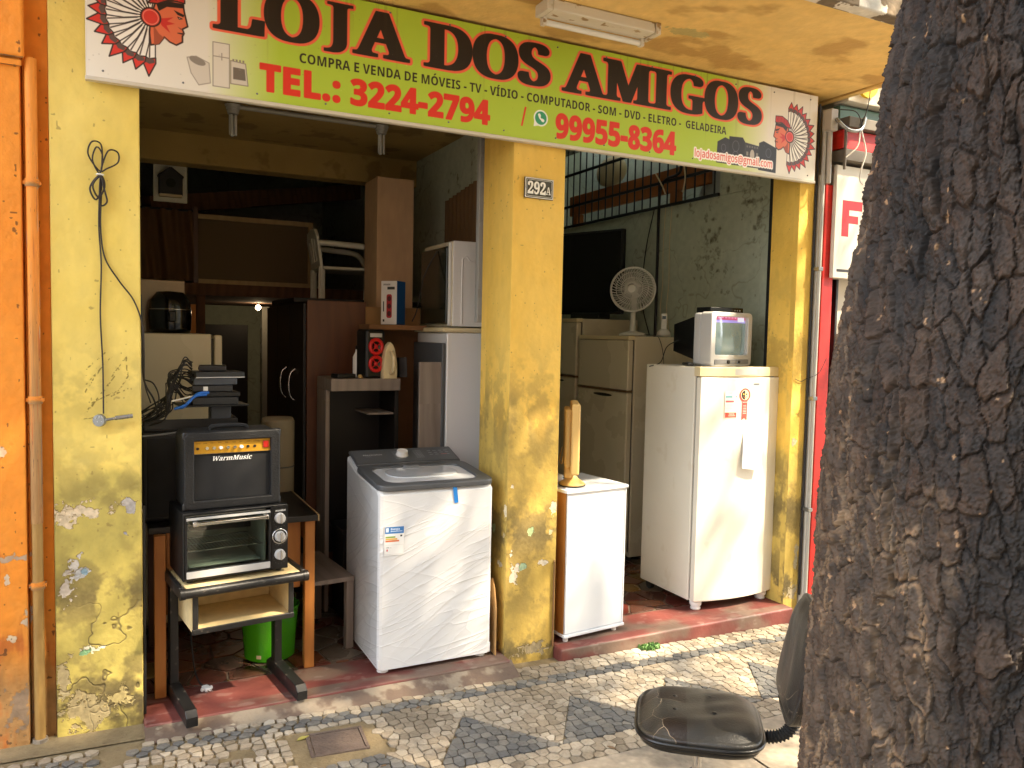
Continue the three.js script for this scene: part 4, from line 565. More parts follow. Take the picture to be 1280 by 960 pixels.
// ---- small silver television with its box and remote
{
  const t = thing('crt_television', 'silver portable tube television standing on the cream fridge', 'television', [3.47, 1.488, -0.26], 0.2);
  part(t, 'front_frame', mg(shapeXY(rrect(0.4, 0.325, 0.025), 0.075, 0.006, [rrect(0.336, 0.25, 0.02).reverse().map(([x, y]) => [x, y + 0.021])])).translate(0, 0.168, -0.05), 'silver_plastic');
  const back = mg(new THREE.CylinderGeometry(0.15, 0.265, 0.3, 4, 1).rotateY(Math.PI / 4).rotateX(-Math.PI / 2).scale(1.0, 0.82, 1)); part(t, 'back_shell', T(back, 0, 0.172, -0.2), 'black_plastic');
  part(t, 'side_band', bb(-0.198, 0.198, 0.006, 0.33, -0.12, -0.055, 0.02, 3), 'silver_plastic');
  const sTex = canvasTex(320, 240, (c) => { c.fillStyle = '#626d66'; c.fillRect(0, 0, 320, 240); c.filter = 'blur(9px)'; c.fillStyle = '#757f79'; c.fillRect(40, 130, 150, 80); c.fillStyle = '#59635c'; c.fillRect(200, 60, 90, 140); c.fillStyle = '#868c84'; c.fillRect(90, 175, 110, 30); c.filter = 'none'; c.fillStyle = '#b2456c'; c.fillRect(0, 0, 320, 26); c.fillStyle = '#d98ab0'; for (let i = 0; i < 9; i++) c.fillRect(20 + i * 30, 6, 18, 10); c.fillStyle = '#8d7fc4'; c.fillRect(0, 26, 320, 16); c.fillStyle = '#cfd0dd'; c.fillRect(230, 10, 70, 26);  });
  mat('tv_screen', { c: 0x9aa59f, map: sTex, emissive: new THREE.Color(0xffffff), emissiveMap: sTex, emissiveIntensity: 0.16, roughness: 0.08, clearcoat: 1, clearcoatRoughness: 0.03 });
  { const g = new THREE.PlaneGeometry(0.34, 0.254, 20, 16), p = g.attributes.position; for (let i = 0; i < p.count; i++) p.setZ(i, 0.014 * (1 - (p.getX(i) / 0.16) ** 2 * 0.6 - (p.getY(i) / 0.12) ** 2 * 0.4)); g.computeVertexNormals(); part(t, 'screen', T(g, 0, 0.189, 0.004), 'tv_screen'); }
  part(t, 'control_strip', bb(-0.17, 0.17, 0.012, 0.042, 0.028, 0.036, 0.006), 'mid_grey_plastic'); part(t, 'button', T(new THREE.CylinderGeometry(0.012, 0.012, 0.01, 20), -0.04, 0.027, 0.038, Math.PI / 2), 'black_plastic'); part(t, 'button', T(new THREE.CylinderGeometry(0.008, 0.008, 0.008, 16), 0.07, 0.027, 0.038, Math.PI / 2), 'black_plastic');
  const b = thing('converter_box', 'slim black digital converter box on the silver television', 'set-top box', [3.49, 1.822, -0.37], -0.02); part(b, 'case', bs(0.26, 0.035, 0.14, 0.004), 'black_plastic'); part(b, 'front', bb(-0.128, 0.128, 0.003, 0.032, 0.07, 0.073, 0.001), 'black_gloss'); for (const x of [0.06, 0.08, 0.1]) part(b, 'button', T(cyl(0.004, 0.004, 0.003, 8), x, 0.017, 0.073, Math.PI / 2), 'silver_plastic');
  const rm = thing('remote_control', 'black remote control lying on the cream fridge', 'remote', [3.21, 1.488, -0.32], 1.1); part(rm, 'case', T(bs(0.16, 0.018, 0.045, 0.007, 2), 0, 0, 0), 'black_plastic'); for (let i = 0; i < 6; i++) part(rm, 'button', T(cyl(0.004, 0.004, 0.003, 8), -0.06 + i * 0.02, 0.018, 0), 'mid_grey_plastic');
  const w = thing('television_lead', 'thin black lead hanging behind the silver television', 'cable'); part(w, 'lead', tube([[3.3, 1.65, -0.52], [3.22, 1.6, -0.55], [3.18, 1.5, -0.56], [3.12, 1.47, -0.6]], 0.003), 'black_wire');
}
// ---- white cabinet and the yellowed monitor on it
{
  mat('mdf_white', { c: 0xd9dcdf, roughness: 0.4, roughnessMap: smudgeLow }); mat('mdf_raw', { c: 0xffffff, map: woodTex(0x9a6428, 0xb97f3a, 760, 0.15), roughness: 0.7 });
  const t = thing('white_cabinet', 'narrow white panelled cabinet turned with its back to the street', 'cabinet', [2.376, 0, -0.025], 0.11);
  part(t, 'back_panel', bb(-0.2, 0.2, 0.045, 0.812, -0.012, 0.0, 0.002), 'mdf_white'); part(t, 'side', bb(-0.205, -0.19, 0.04, 0.812, -0.4, -0.013, 0.002), 'mdf_raw'); part(t, 'side', bb(0.19, 0.205, 0.04, 0.812, -0.4, -0.013, 0.002), 'mdf_white');
  part(t, 'top', bb(-0.215, 0.215, 0.814, 0.832, -0.41, 0.012, 0.003), 'mdf_white'); part(t, 'bottom', bb(-0.212, 0.212, 0.026, 0.042, -0.4, 0.012, 0.003), 'mdf_white'); part(t, 'edge_strip', bb(0.2, 0.208, 0.042, 0.812, -0.02, 0.004, 0.002), 'mdf_white');
  for (const [x, z] of [[-0.18, -0.02], [0.16, -0.02], [-0.18, -0.36], [0.16, -0.36]]) part(t, 'foot', T(cyl(0.014, 0.016, 0.027, 12), x, 0, z), 'white_plastic');
  const m = thing('monitor', 'yellowed computer monitor seen edge on, on the white cabinet', 'monitor', [2.275, 0.833, -0.13], 1.08);
  part(m, 'base', T(lathe([[0.001, 0], [0.09, 0], [0.088, 0.014], [0.06, 0.028], [0.03, 0.05], [0.028, 0.07], [0.001, 0.07]], 28).scale(1, 1, 0.8), 0, 0, 0), 'abs_yellow');
  part(m, 'base_rim', T(cyl(0.092, 0.092, 0.006, 28).scale(1, 1, 0.8), 0, 0.0, 0), 'black_plastic');
  part(m, 'panel', bb(-0.14, 0.14, 0.075, 0.46, -0.016, 0.03, 0.012, 3), 'abs_yellow'); part(m, 'back_cover', bb(-0.11, 0.11, 0.11, 0.43, -0.05, -0.014, 0.02, 3), 'abs_yellow'); part(m, 'neck', bb(-0.035, 0.035, 0.04, 0.14, -0.045, -0.005, 0.008, 2), 'abs_yellow'); part(m, 'screen', bb(-0.12, 0.12, 0.1, 0.42, 0.029, 0.032, 0.001), 'black_gloss');
  part(m, 'cable', tube([[0.06, 0.2, -0.055], [0.03, 0.14, -0.07], [-0.02, 0.12, -0.06], [-0.05, 0.16, -0.055]], 0.003), 'abs_yellow');
  const w = thing('white_adapter', 'small white adapter on the cabinet beside the yellowed monitor', 'adapter', [2.235, 0.833, -0.24]); part(w, 'body', bs(0.07, 0.045, 0.05, 0.012, 2), 'white_plastic'); part(w, 'cord', tube([[0.02, 0.02, -0.02], [0.03, 0.06, -0.05], [0.06, 0.02, -0.06], [0.1, 0.006, -0.03]], 0.0025), 'black_wire');
}
// ---- flattened cardboard tucked beside things
{
  mat('cardboard', { c: 0xffffff, map: cardTex(0xa9824f, 770), roughness: 0.9, bumpMap: bumpFine, bumpScale: 0.0006 }); mat('cardboard_dark', { c: 0xffffff, map: cardTex(0x7c5836, 772), roughness: 0.9 });
  const torn = (w, h, s) => { const p = [[-w / 2, 0], [w / 2, 0]]; for (let i = 0; i <= 10; i++) p.push([w / 2 * (1 - i * 0.2) , h * (0.94 + 0.06 * hash(i, s, 3)) - (i > 6 ? 0.05 * (i - 6) * hash(i, s, 4) : 0)]); return shapeXY(p, 0.005, 0.0008); };
  solo('cardboard_sheet', 'torn cardboard sheet between washing machine and middle pillar', 'cardboard', torn(0.3, 0.42, 1), 'cardboard', [1.772, 0.0, -0.15], Math.PI / 2 - 0.08);
  solo('cardboard_sheet', 'brown cardboard strip standing between middle pillar and white cabinet', 'cardboard', torn(0.22, 0.52, 2), 'cardboard_dark', [2.13, 0.0, -0.09], Math.PI / 2 - 0.35);
  solo('cardboard_sheet', 'cardboard strip standing between cream fridge and narrow pillar', 'cardboard', torn(0.18, 0.36, 3), 'cardboard', [3.81, 0.0, -0.33], Math.PI / 2 + 0.2);
}
// ---- school desk with book shelf, under the oven
const DESK = [0.51, 0, 0.065], DT = 0.137;
{
  mat('cream_laminate', { c: 0xffffff, roughness: 0.5, map: texRGB(256, 256, (u, v) => mul(mix(hex(0xcdb47e), hex(0xdac596), fbm(u * 6, v * 6, 4, 780, 6)), 0.92 + 0.1 * fbm(u * 40, v * 40, 2, 783)), 1, 1) }); mat('black_paint', { c: 0xffffff, roughness: 0.4, map: texRGB(256, 256, (u, v) => { const s = sstep(0.68, 0.78, fbm(u * 18, v * 18, 4, 790, 18)); return mix(hex(0x1b1a19), hex(0x6a6056), s * 0.7); }, 2, 2) });
  const t = thing('school_desk', 'black framed school desk with cream shelf standing on the red threshold', 'desk', DESK, DT);
  for (const x of [-0.235, 0.235]) {
    part(t, 'foot_rail', T(shapeXY([[-0.36, 0], [0.075, 0], [0.075, 0.035], [0.05, 0.056], [-0.32, 0.056], [-0.36, 0.03]], 0.042, 0.003).rotateY(-Math.PI / 2), x + 0.021, 0.004, 0), 'black_paint');
    part(t, 'post', bb(x - 0.018, x + 0.018, 0.058, 0.53, -0.31, -0.255, 0.004), 'black_paint');
  }
  part(t, 'desktop', bb(-0.245, 0.245, 0.545, 0.57, -0.33, 0.012, 0.003), 'cream_laminate'); part(t, 'front_bar', rod(V(-0.25, 0.552, 0.03), V(0.25, 0.552, 0.03), 0.021, 20), 'black_paint'); for (const x of [-0.262, 0.262]) part(t, 'bar_cap', mg(T(new THREE.CylinderGeometry(0.024, 0.024, 0.022, 20), x, 0.552, 0.03, 0, 0, Math.PI / 2), bb(x - 0.01, x + 0.01, 0.53, 0.575, -0.33, 0.01, 0.004)), 'black_paint');
  part(t, 'shelf', bb(-0.205, 0.205, 0.372, 0.384, -0.31, 0.0, 0.002), 'cream_laminate'); for (const x of [-0.212, 0.212]) part(t, 'shelf_side', bb(x - 0.006, x + 0.006, 0.372, 0.544, -0.31, 0.0, 0.002), 'cream_laminate'); part(t, 'shelf_back', bb(-0.205, 0.205, 0.385, 0.544, -0.31, -0.298, 0.002), 'cream_laminate');
  part(t, 'shelf_lip', bb(-0.219, 0.219, 0.362, 0.386, 0.001, 0.012, 0.003), 'black_paint'); for (const x of [-0.205, 0.205]) part(t, 'shelf_upright', bb(x - 0.011, x + 0.011, 0.387, 0.53, 0.001, 0.013, 0.003), 'black_paint');
}
// ---- toaster oven
{
  const t = thing('toaster_oven', 'black toaster oven with glass door standing on the school desk', 'oven', [0.483, 0.572, 0.042], 0.125);
  mat('oven_metal', { c: 0xb4b5aa, roughness: 0.5, metalness: 0.1 }); mat('oven_frame', { c: 0xb5b4b0, roughness: 0.4 });
  part(t, 'shell', mg(bb(-0.22, 0.222, 0.29, 0.303, -0.3, -0.004, 0.006), bb(-0.22, 0.222, 0.012, 0.025, -0.3, -0.004, 0.003), bb(-0.222, -0.21, 0.012, 0.303, -0.3, -0.004, 0.004), bb(0.21, 0.223, 0.012, 0.303, -0.3, -0.004, 0.004), bb(-0.21, 0.21, 0.025, 0.29, -0.302, -0.29, 0.002)), 'black_plastic');
  part(t, 'cavity', mg(bb(-0.208, 0.13, 0.026, 0.034, -0.288, -0.02, 0.001), bb(-0.208, 0.13, 0.28, 0.288, -0.288, -0.02, 0.001), bb(-0.208, -0.2, 0.034, 0.28, -0.288, -0.02, 0.001), bb(0.122, 0.13, 0.034, 0.28, -0.288, -0.02, 0.001), bb(-0.2, 0.122, 0.034, 0.28, -0.288, -0.28, 0.001)), 'oven_metal');
  const rack = []; for (let i = 0; i < 22; i++) rack.push(rod(V(-0.19 + i * 0.0146, 0.13, -0.27), V(-0.19 + i * 0.0146, 0.13, -0.03), 0.0016, 5)); for (const z of [-0.27, -0.15, -0.03]) rack.push(rod(V(-0.198, 0.132, z), V(0.12, 0.132, z), 0.0024, 6)); part(t, 'rack', mg(rack), 'chrome');
  part(t, 'tray', bb(-0.19, 0.11, 0.06, 0.066, -0.27, -0.03, 0.002), 'oven_metal');
  const d = part(t, 'door_frame', shapeXY([[-0.213, 0.026], [0.142, 0.026], [0.142, 0.285], [-0.213, 0.285]], 0.012, 0.002, [[[-0.209, 0.058], [-0.209, 0.274], [0.138, 0.274], [0.138, 0.058]]]).translate(0, 0, -0.002), 'black_plastic'); part(d, 'bottom_strip', bb(-0.211, 0.14, 0.027, 0.056, 0.012, 0.0155, 0.001), 'oven_frame'); part(d, 'top_strip', bb(-0.211, 0.14, 0.2745, 0.285, 0.012, 0.0155, 0.001), 'oven_frame');
  mat('pane_glass', { c: 0xd5dcd8, transmission: 1, thickness: 0, roughness: 0.03, ior: 1.5 }); part(d, 'pane', bb(-0.2085, 0.1375, 0.0585, 0.2735, 0.002, 0.005, 0.0005), 'pane_glass');
  part(d, 'handle', mg(rod(V(-0.175, 0.262, 0.036), V(0.115, 0.262, 0.036), 0.0085, 14), bb(-0.19, -0.165, 0.252, 0.272, 0.01, 0.04, 0.004), bb(0.105, 0.128, 0.252, 0.272, 0.01, 0.04, 0.004)), 'chrome');
  const cpT = canvasTex(128, 512, (c) => { c.fillStyle = '#121212'; c.fillRect(0, 0, 128, 512); c.fillStyle = '#c9c9c6'; c.font = 'bold 21px sans-serif'; c.fillText('mondial', 28, 40); c.fillStyle = '#8a8a88'; for (let k = 0; k < 3; k++) for (let i = 0; i < 14; i++) { const a = i / 14 * 6.28; c.fillRect(64 + 52 * Math.cos(a), 118 + k * 150 + 52 * Math.sin(a), 4, 4); } c.font = '12px sans-serif'; for (let k = 0; k < 3; k++) c.fillText('temp', 20, 60 + k * 150); });
  mat('oven_print', { c: 0xffffff, map: cpT, roughness: 0.3 }); const cp = part(t, 'control_panel', bb(0.145, 0.222, 0.014, 0.3, -0.004, 0.008, 0.003), 'black_gloss'); part(cp, 'printed_face', T(quad(0.072, 0.28), 0.184, 0.157, 0.0092), 'oven_print');
  for (let k = 0; k < 3; k++) { const y = 0.245 - k * 0.082; const kn = part(t, 'knob', T(cyl(0.024, 0.021, 0.02, 24), 0.184, y, 0.009, Math.PI / 2), 'silver_plastic'); part(kn, 'grip', T(bc(0.008, 0.042, 0.012, 0.003), 0.184, y, 0.033), 'chrome'); if (k === 1) part(t, 'knob_ring', T(new THREE.TorusGeometry(0.032, 0.0028, 10, 36), 0.184, y, 0.011), 'chrome'); }
  for (const [x, z] of [[-0.19, -0.03], [0.19, -0.03], [-0.19, -0.27], [0.19, -0.27]]) part(t, 'foot', T(cyl(0.012, 0.014, 0.012, 10), x, 0, z), 'rubber');
  const pc = thing('power_lead', 'black power lead with white plug lying under the school desk', 'cable'); part(pc, 'lead', tube([[0.33, 0.55, -0.33], [0.32, 0.3, -0.32], [0.335, 0.08, -0.3], [0.35, 0.02, -0.24], [0.372, 0.008, -0.19]], 0.004), 'rubber'); part(pc, 'plug', T(mg(bs(0.03, 0.02, 0.05, 0.006, 2), T(bs(0.055, 0.014, 0.016, 0.004), 0, 0.002, 0.0)), 0.378, 0.0, -0.165, 0, 0.35), 'white_plastic'); for (const x of [-0.007, 0.007]) part(pc, 'prong', T(rod(V(x, 0.01, 0.02), V(x, 0.01, 0.045), 0.0025, 6), 0.378, 0, -0.165, 0, 0.35), 'chrome');
}
// ---- guitar amplifier on the oven
{
  const t = thing('guitar_amplifier', 'black guitar amplifier with gold control strip on the toaster oven', 'amplifier', [0.473, 0.877, 0.0], 0.1);
  mat('tolex', { c: 0x0e0e0e, roughness: 0.6, bumpMap: bumpOrange, bumpScale: 0.0012 }); mat('grille_cloth', { c: 0xffffff, roughness: 0.9, map: texRGB(256, 256, (u, v) => { const k = 0.085 + 0.04 * Math.sin(u * 256 * 1.57) * Math.sin(v * 256 * 1.57) + 0.03 * fbm(u * 8, v * 8, 3, 800); return [k, k, k * 1.02]; }, 3, 3) });
  part(t, 'cabinet', mg(shapeXY(rrect(0.395, 0.322, 0.022), 0.19, 0.006, [rrect(0.335, 0.268, 0.006).reverse()])).translate(0, 0.167, -0.19), 'tolex'); part(t, 'baffle', bb(-0.166, 0.166, 0.036, 0.298, -0.1, -0.016, 0.001), 'grille_cloth'); part(t, 'back', bb(-0.17, 0.17, 0.03, 0.3, -0.196, -0.188, 0.001), 'tolex');
  part(t, 'piping', mg(tube([[-0.19, 0.03, 0.0], [0, 0.028, 0.001], [0.19, 0.03, 0.0]], 0.003, 20), tube([[-0.19, 0.305, 0.0], [0, 0.307, 0.001], [0.19, 0.305, 0.0]], 0.003, 20)), 'mid_grey_plastic');
  for (const [x, y] of [[-0.185, 0.015], [0.185, 0.015], [-0.185, 0.318], [0.185, 0.318]]) part(t, 'corner_guard', T(bc(0.05, 0.04, 0.03, 0.012, 2), x, y, -0.012), 'black_plastic');
  const gT = canvasTex(512, 90, (c) => { c.fillStyle = '#c9962a'; c.fillRect(0, 0, 512, 90); c.fillStyle = '#3a2a0c'; c.font = '11px sans-serif'; ['INPUT', 'GAIN', 'VOL', 'BASS', 'MID', 'TREB', 'REV', 'LINE', 'PHONES'].forEach((s, i) => c.fillText(s, 14 + i * 48, 22)); c.strokeStyle = '#6e511a'; c.strokeRect(3, 3, 506, 84); });
  mat('gold_print', { c: 0xffffff, map: gT, roughness: 0.35, metalness: 0.35 }); part(t, 'control_strip', T(mg(quad(0.325, 0.056)), 0, 0.267, -0.011, -0.12), 'gold_print'); part(t, 'strip_backing', T(bc(0.328, 0.06, 0.006, 0.001), 0, 0.267, -0.0155, -0.12), 'mid_grey_plastic');
  for (let i = 0; i < 9; i++) { const x = -0.146 + i * 0.029 + (i > 0 ? 0.008 : 0), kn = i > 0 && i < 7; part(t, kn ? 'knob' : 'socket', T(cyl(kn ? 0.008 : 0.006, kn ? 0.007 : 0.006, kn ? 0.014 : 0.006, 14), x, 0.262, -0.011, Math.PI / 2 - 0.12), kn ? (i % 3 ? 'chrome' : 'white_plastic') : 'black_plastic'); }
  mat('red_switch', { c: 0x9c1c14, roughness: 0.3 }); part(t, 'switch', T(bc(0.024, 0.03, 0.01, 0.002), 0.142, 0.268, -0.008, -0.12), 'red_switch');
  const lT = canvasTex(512, 96, (c) => { c.clearRect(0, 0, 512, 96); c.fillStyle = '#e4e4e0'; c.font = 'italic bold 74px serif'; c.save(); c.transform(1, 0, -0.12, 1, 12, 68); c.fillText('WarmMusic', 4, 0); c.restore(); }); mat('logo_print', { c: 0xffffff, map: lT, transparent: true, alphaTest: 0.4, roughness: 0.4 }); part(t, 'logo', T(quad(0.19, 0.0356), 0.0, 0.213, -0.0135), 'logo_print');
  part(t, 'handle', tube([[-0.08, 0.332, -0.09], [-0.07, 0.346, -0.09], [0, 0.35, -0.09], [0.07, 0.346, -0.09], [0.08, 0.332, -0.09]], 0.01, 30, 8), 'rubber');
}
// ---- bundled microphone lead and stub on the left pillar
{
  mat('cord_brown', { c: 0x2a211b, roughness: 0.6 });
  const t = thing('hanging_cord', 'bundled black cord hanging on the pale yellow pillar', 'cable');
  const z = 0.014;
  part(t, 'coil', mg(tube([[-0.035, 2.27, z], [-0.075, 2.33, z], [-0.062, 2.38, z + 0.006], [-0.03, 2.375, z], [-0.026, 2.31, z + 0.004]], 0.0033, 40, 6, true), tube([[-0.035, 2.26, z + 0.006], [-0.06, 2.31, z + 0.01], [-0.045, 2.362, z + 0.006], [-0.025, 2.33, z + 0.01]], 0.0033, 40, 6, true), tube([[-0.03, 2.27, z + 0.01], [-0.005, 2.35, z + 0.006], [0.03, 2.35, z], [0.03, 2.31, z], [-0.01, 2.28, z + 0.008]], 0.0033, 40, 6, true), tube([[-0.038, 2.25, z], [-0.07, 2.2, z], [-0.05, 2.155, z + 0.005], [-0.03, 2.2, z + 0.004]], 0.0035, 40, 6, true), tube([[-0.03, 2.25, z + 0.008], [-0.06, 2.21, z + 0.01], [-0.04, 2.165, z + 0.008], [-0.018, 2.21, z + 0.005]], 0.0035, 40, 6, true), tube([[-0.032, 2.25, z + 0.01], [-0.02, 2.2, z + 0.012], [-0.01, 2.15, z + 0.006], [-0.035, 2.14, z + 0.006]], 0.0035, 40, 6, true)), 'cord_brown');
  part(t, 'tie', T(new THREE.TorusGeometry(0.012, 0.003, 8, 20), -0.034, 2.255, z + 0.005, Math.PI / 2), 'white_plastic');
  part(t, 'drop', tube([[-0.036, 2.2, z], [-0.04, 2.05, z - 0.004], [-0.033, 1.9, z - 0.006], [-0.038, 1.7, z - 0.006], [-0.031, 1.5, z - 0.006], [-0.03, 1.3, z]], 0.0034, 80, 6), 'cord_brown');
  part(t, 'drop', tube([[-0.03, 2.18, z], [-0.034, 2.05, z - 0.004], [-0.02, 1.93, z - 0.006], [0.03, 1.84, z - 0.006], [0.085, 1.76, z - 0.006], [0.116, 1.66, 0.0], [0.122, 1.55, -0.02], [0.125, 1.42, -0.06], [0.15, 1.33, -0.12]], 0.0034, 80, 6), 'cord_brown');
  const m = thing('wall_crank', 'round grey wall stub with steel handle on the pale yellow pillar', 'handle', [-0.033, 1.275, 0.001]); part(m, 'disc', T(new THREE.CylinderGeometry(0.024, 0.026, 0.014, 28), -0.012, 0, 0.03, Math.PI / 2, 0, 0.5), 'galv'); part(m, 'stem', rod(V(-0.012, 0, 0.0), V(-0.012, 0, 0.03), 0.01), 'galv'); part(m, 'handle', mg(rod(V(0.0, 0, 0.03), V(0.05, 0.008, 0.03), 0.006), rod(V(0.045, 0.008, 0.03), V(0.11, 0.016, 0.03), 0.009)), 'galv');
}
// ================================================================ GOODS INSIDE, LEFT BAY
mat('dark_glass', { c: 0x20241c, roughness: 0.12 });
mat('red_wood', { c: 0xffffff, map: woodTex(0x4a2810, 0x6b3b18, 810, 0.25), roughness: 0.45 }); mat('orange_wood', { c: 0xffffff, map: woodTex(0x93571f, 0xbb7d3c, 815, 0.25), roughness: 0.6 }); mat('grey_wood', { c: 0xffffff, map: woodTex(0x6e6258, 0x94877a, 820, 0.35), roughness: 0.6 }); mat('dark_wood', { c: 0x120c08, roughness: 0.5 }); mat('pale_wood', { c: 0xffffff, map: woodTex(0xa78a5c, 0xc4a878, 825, 0.2), roughness: 0.7 });
{
  const t = thing('work_table', 'brown wooden table behind the school desk', 'table', [0.53, 0, -0.52]);
  part(t, 'tabletop', bb(-0.39, 0.36, 0.735, 0.765, -0.36, 0.32, 0.004), 'dark_wood');
  for (const [x, z, m] of [[-0.345, 0.335, 'orange_wood'], [0.328, 0.27, 'orange_wood'], [-0.345, -0.32, 'red_wood'], [0.328, -0.32, 'red_wood']]) part(t, 'leg', bb(x - 0.024, x + 0.024, 0.0, 0.734, z - 0.022, z + 0.022, 0.003), m);
  part(t, 'apron', bb(0.2, 0.29, 0.4, 0.734, 0.235, 0.255, 0.002), 'orange_wood'); part(t, 'apron', bb(-0.318, -0.24, 0.36, 0.734, 0.29, 0.31, 0.002), 'orange_wood'); part(t, 'apron', bb(0.318, 0.338, 0.62, 0.734, -0.29, 0.24, 0.002), 'orange_wood');
  part(t, 'edge_strip', bb(0.361, 0.366, 0.734, 0.766, -0.36, 0.32, 0.001), 'pale_wood');
}
{
  mat('green_plastic', { c: 0x4aa61a, roughness: 0.42, bumpMap: bumpFine, bumpScale: 0.0006, roughnessMap: smudge });
  const t = thing('green_bucket', 'bright green plastic bucket on the floor under the table', 'bucket', [0.71, 0, -0.47]);
  part(t, 'body', lathe([[0.001, 0.004], [0.118, 0.004], [0.124, 0.012], [0.142, 0.26], [0.137, 0.26], [0.119, 0.014], [0.001, 0.012]], 40), 'green_plastic'); part(t, 'rim', T(new THREE.TorusGeometry(0.143, 0.006, 8, 40), 0, 0.26, 0, Math.PI / 2), 'green_plastic'); part(t, 'sticker', T(bc(0.024, 0.018, 0.002, 0.0005), -0.07, 0.035, 0.104, 0, -0.6), 'cream_cloth'); part(t, 'handle', tube([[-0.143, 0.25, 0], [-0.12, 0.31, -0.08], [0, 0.33, -0.12], [0.12, 0.31, -0.08], [0.143, 0.25, 0]], 0.004, 30), 'chrome');
}
{
  const t = thing('loudspeaker', 'large black loudspeaker lying on the brown table behind the amplifier', 'speaker', [0.32, 0.766, -0.45]); part(t, 'cabinet', bs(0.42, 0.42, 0.34, 0.025, 3), 'tolex'); part(t, 'grille', bb(-0.18, 0.18, 0.03, 0.39, 0.171, 0.178, 0.003), 'grille_cloth'); part(t, 'edge_trim', tube([[0.2, 0.02, 0.17], [0.2, 0.4, 0.17], [-0.2, 0.4, 0.17]], 0.004, 20), 'mid_grey_plastic');
  const b = thing('storage_tray', 'shallow black tray under the stack of routers', 'tray', [0.33, 1.187, -0.43]); part(b, 'tray', mg(bb(-0.2, 0.2, 0, 0.006, -0.12, 0.14, 0.002), bb(-0.2, 0.2, 0.006, 0.05, 0.13, 0.138, 0.002), bb(-0.2, -0.192, 0.006, 0.05, -0.12, 0.128, 0.002), bb(0.192, 0.2, 0.006, 0.05, -0.12, 0.128, 0.002)), 'black_plastic');
  solo('parts_box', 'small blue grey box in the black tray under the routers', 'box', bs(0.09, 0.1, 0.12, 0.004), mat('slate_plastic', { c: 0x3c4148, roughness: 0.5 }), [0.46, 1.194, -0.38]);
  mat('router_black', { c: 0x222425, roughness: 0.45 });
  const specs = [['router_black', 0.2, 0.035, 0.15, 0.0], ['black_plastic', 0.19, 0.022, 0.14, 0.1], ['router_black', 0.175, 0.03, 0.13, -0.08], ['slate_plastic', 0.19, 0.032, 0.14, 0.05], ['router_black', 0.22, 0.028, 0.15, 0.16], ['black_plastic', 0.12, 0.026, 0.1, -0.1]];
  const words = ['thick dark grey router at the bottom of the router stack', 'thin black router, second from the bottom of the router stack', 'dark router with a white square, third from the bottom of the stack', 'slate router, fourth from the bottom of the router stack', 'wide dark grey router with a pale edge near the stack top', 'small black router on top of the router stack'];
  let y = 1.294; solo('router_shelf', 'dark board carrying the stack of routers', 'board', bs(0.3, 0.008, 0.2, 0.002), 'black_plastic', [0.42, 1.2945, -0.36], 0.1); y = 1.303;
  specs.forEach(([m, w, h, d, r], i) => { const q = thing('router', words[i], 'router', [0.43 + 0.01 * Math.sin(i * 2), y, -0.34], r, 'stacked routers'); part(q, 'case', bs(w, h, d, 0.004), m); if (i === 2) part(q, 'badge', bb(-0.04, -0.02, 0.004, 0.024, d / 2, d / 2 + 0.002, 0.0005), 'white_plastic'); if (i === 4) part(q, 'edge_line', bb(-w / 2, w / 2, -0.0005, 0.004, d / 2 - 0.001, d / 2 + 0.002, 0.0005), 'silver_plastic'); for (let k = 0; k < 4; k++) part(q, 'socket', bb(-w / 2 - 0.003, -w / 2 + 0.002, 0.006, 0.018, -0.05 + k * 0.026, -0.035 + k * 0.026, 0.001), 'black_gloss'); y += h + 0.0015; });
  const w = thing('cable_tangle', 'tangle of thin black cables hanging off the routers', 'cable');
  for (let i = 0; i < 26; i++) { const yy = 1.31 + 0.0075 * i, x1 = rr(0.13, 0.24), p = [[0.335, yy, -0.34 + rr(-0.04, 0.04)], [0.30, yy + rr(-0.01, 0.03), -0.33], [0.27 - 0.04 * rnd(), rr(1.36, 1.45), -0.32 + rr(-0.03, 0.03)], [0.25 - 0.03 * rnd(), rr(1.3, 1.38), -0.3], [x1, rr(1.24, 1.3), -0.3 + rr(-0.05, 0.05)], [x1 - 0.08, rr(1.2, 1.24), -0.3 + rr(-0.03, 0.03)]]; part(w, 'cable', tube(p, rr(0.0022, 0.0036), 40, 5), 'black_wire'); }
  part(w, 'cable', tube([[0.12, 1.8, -0.34], [0.125, 1.6, -0.32], [0.13, 1.42, -0.3], [0.17, 1.33, -0.3], [0.19, 1.25, -0.31]], 0.004, 50, 6), 'black_wire'); part(w, 'cable', tube([[0.13, 1.42, -0.3], [0.17, 1.4, -0.28], [0.19, 1.33, -0.27], [0.16, 1.26, -0.26], [0.12, 1.24, -0.26]], 0.0035, 50, 6), 'black_wire');
  const bl = thing('blue_patch_cable', 'bright blue network cable below the routers', 'cable'); mat('blue_cable', { c: 0x1f63b8, roughness: 0.45 }); part(bl, 'cable', mg(tube([[0.4, 1.36, -0.26], [0.36, 1.358, -0.25], [0.33, 1.34, -0.24], [0.29, 1.3, -0.235], [0.26, 1.295, -0.235]], 0.007, 40, 6), tube([[0.39, 1.352, -0.255], [0.34, 1.345, -0.245], [0.3, 1.31, -0.23], [0.25, 1.29, -0.23]], 0.006, 40, 6)), 'blue_cable');
  const wl = thing('white_stylus', 'thin white rod lying beside the blue cable', 'rod', [0, 0, 0]); part(wl, 'rod', rod(V(0.24, 1.325, -0.24), V(0.36, 1.352, -0.25), 0.004), 'white_wire');
}
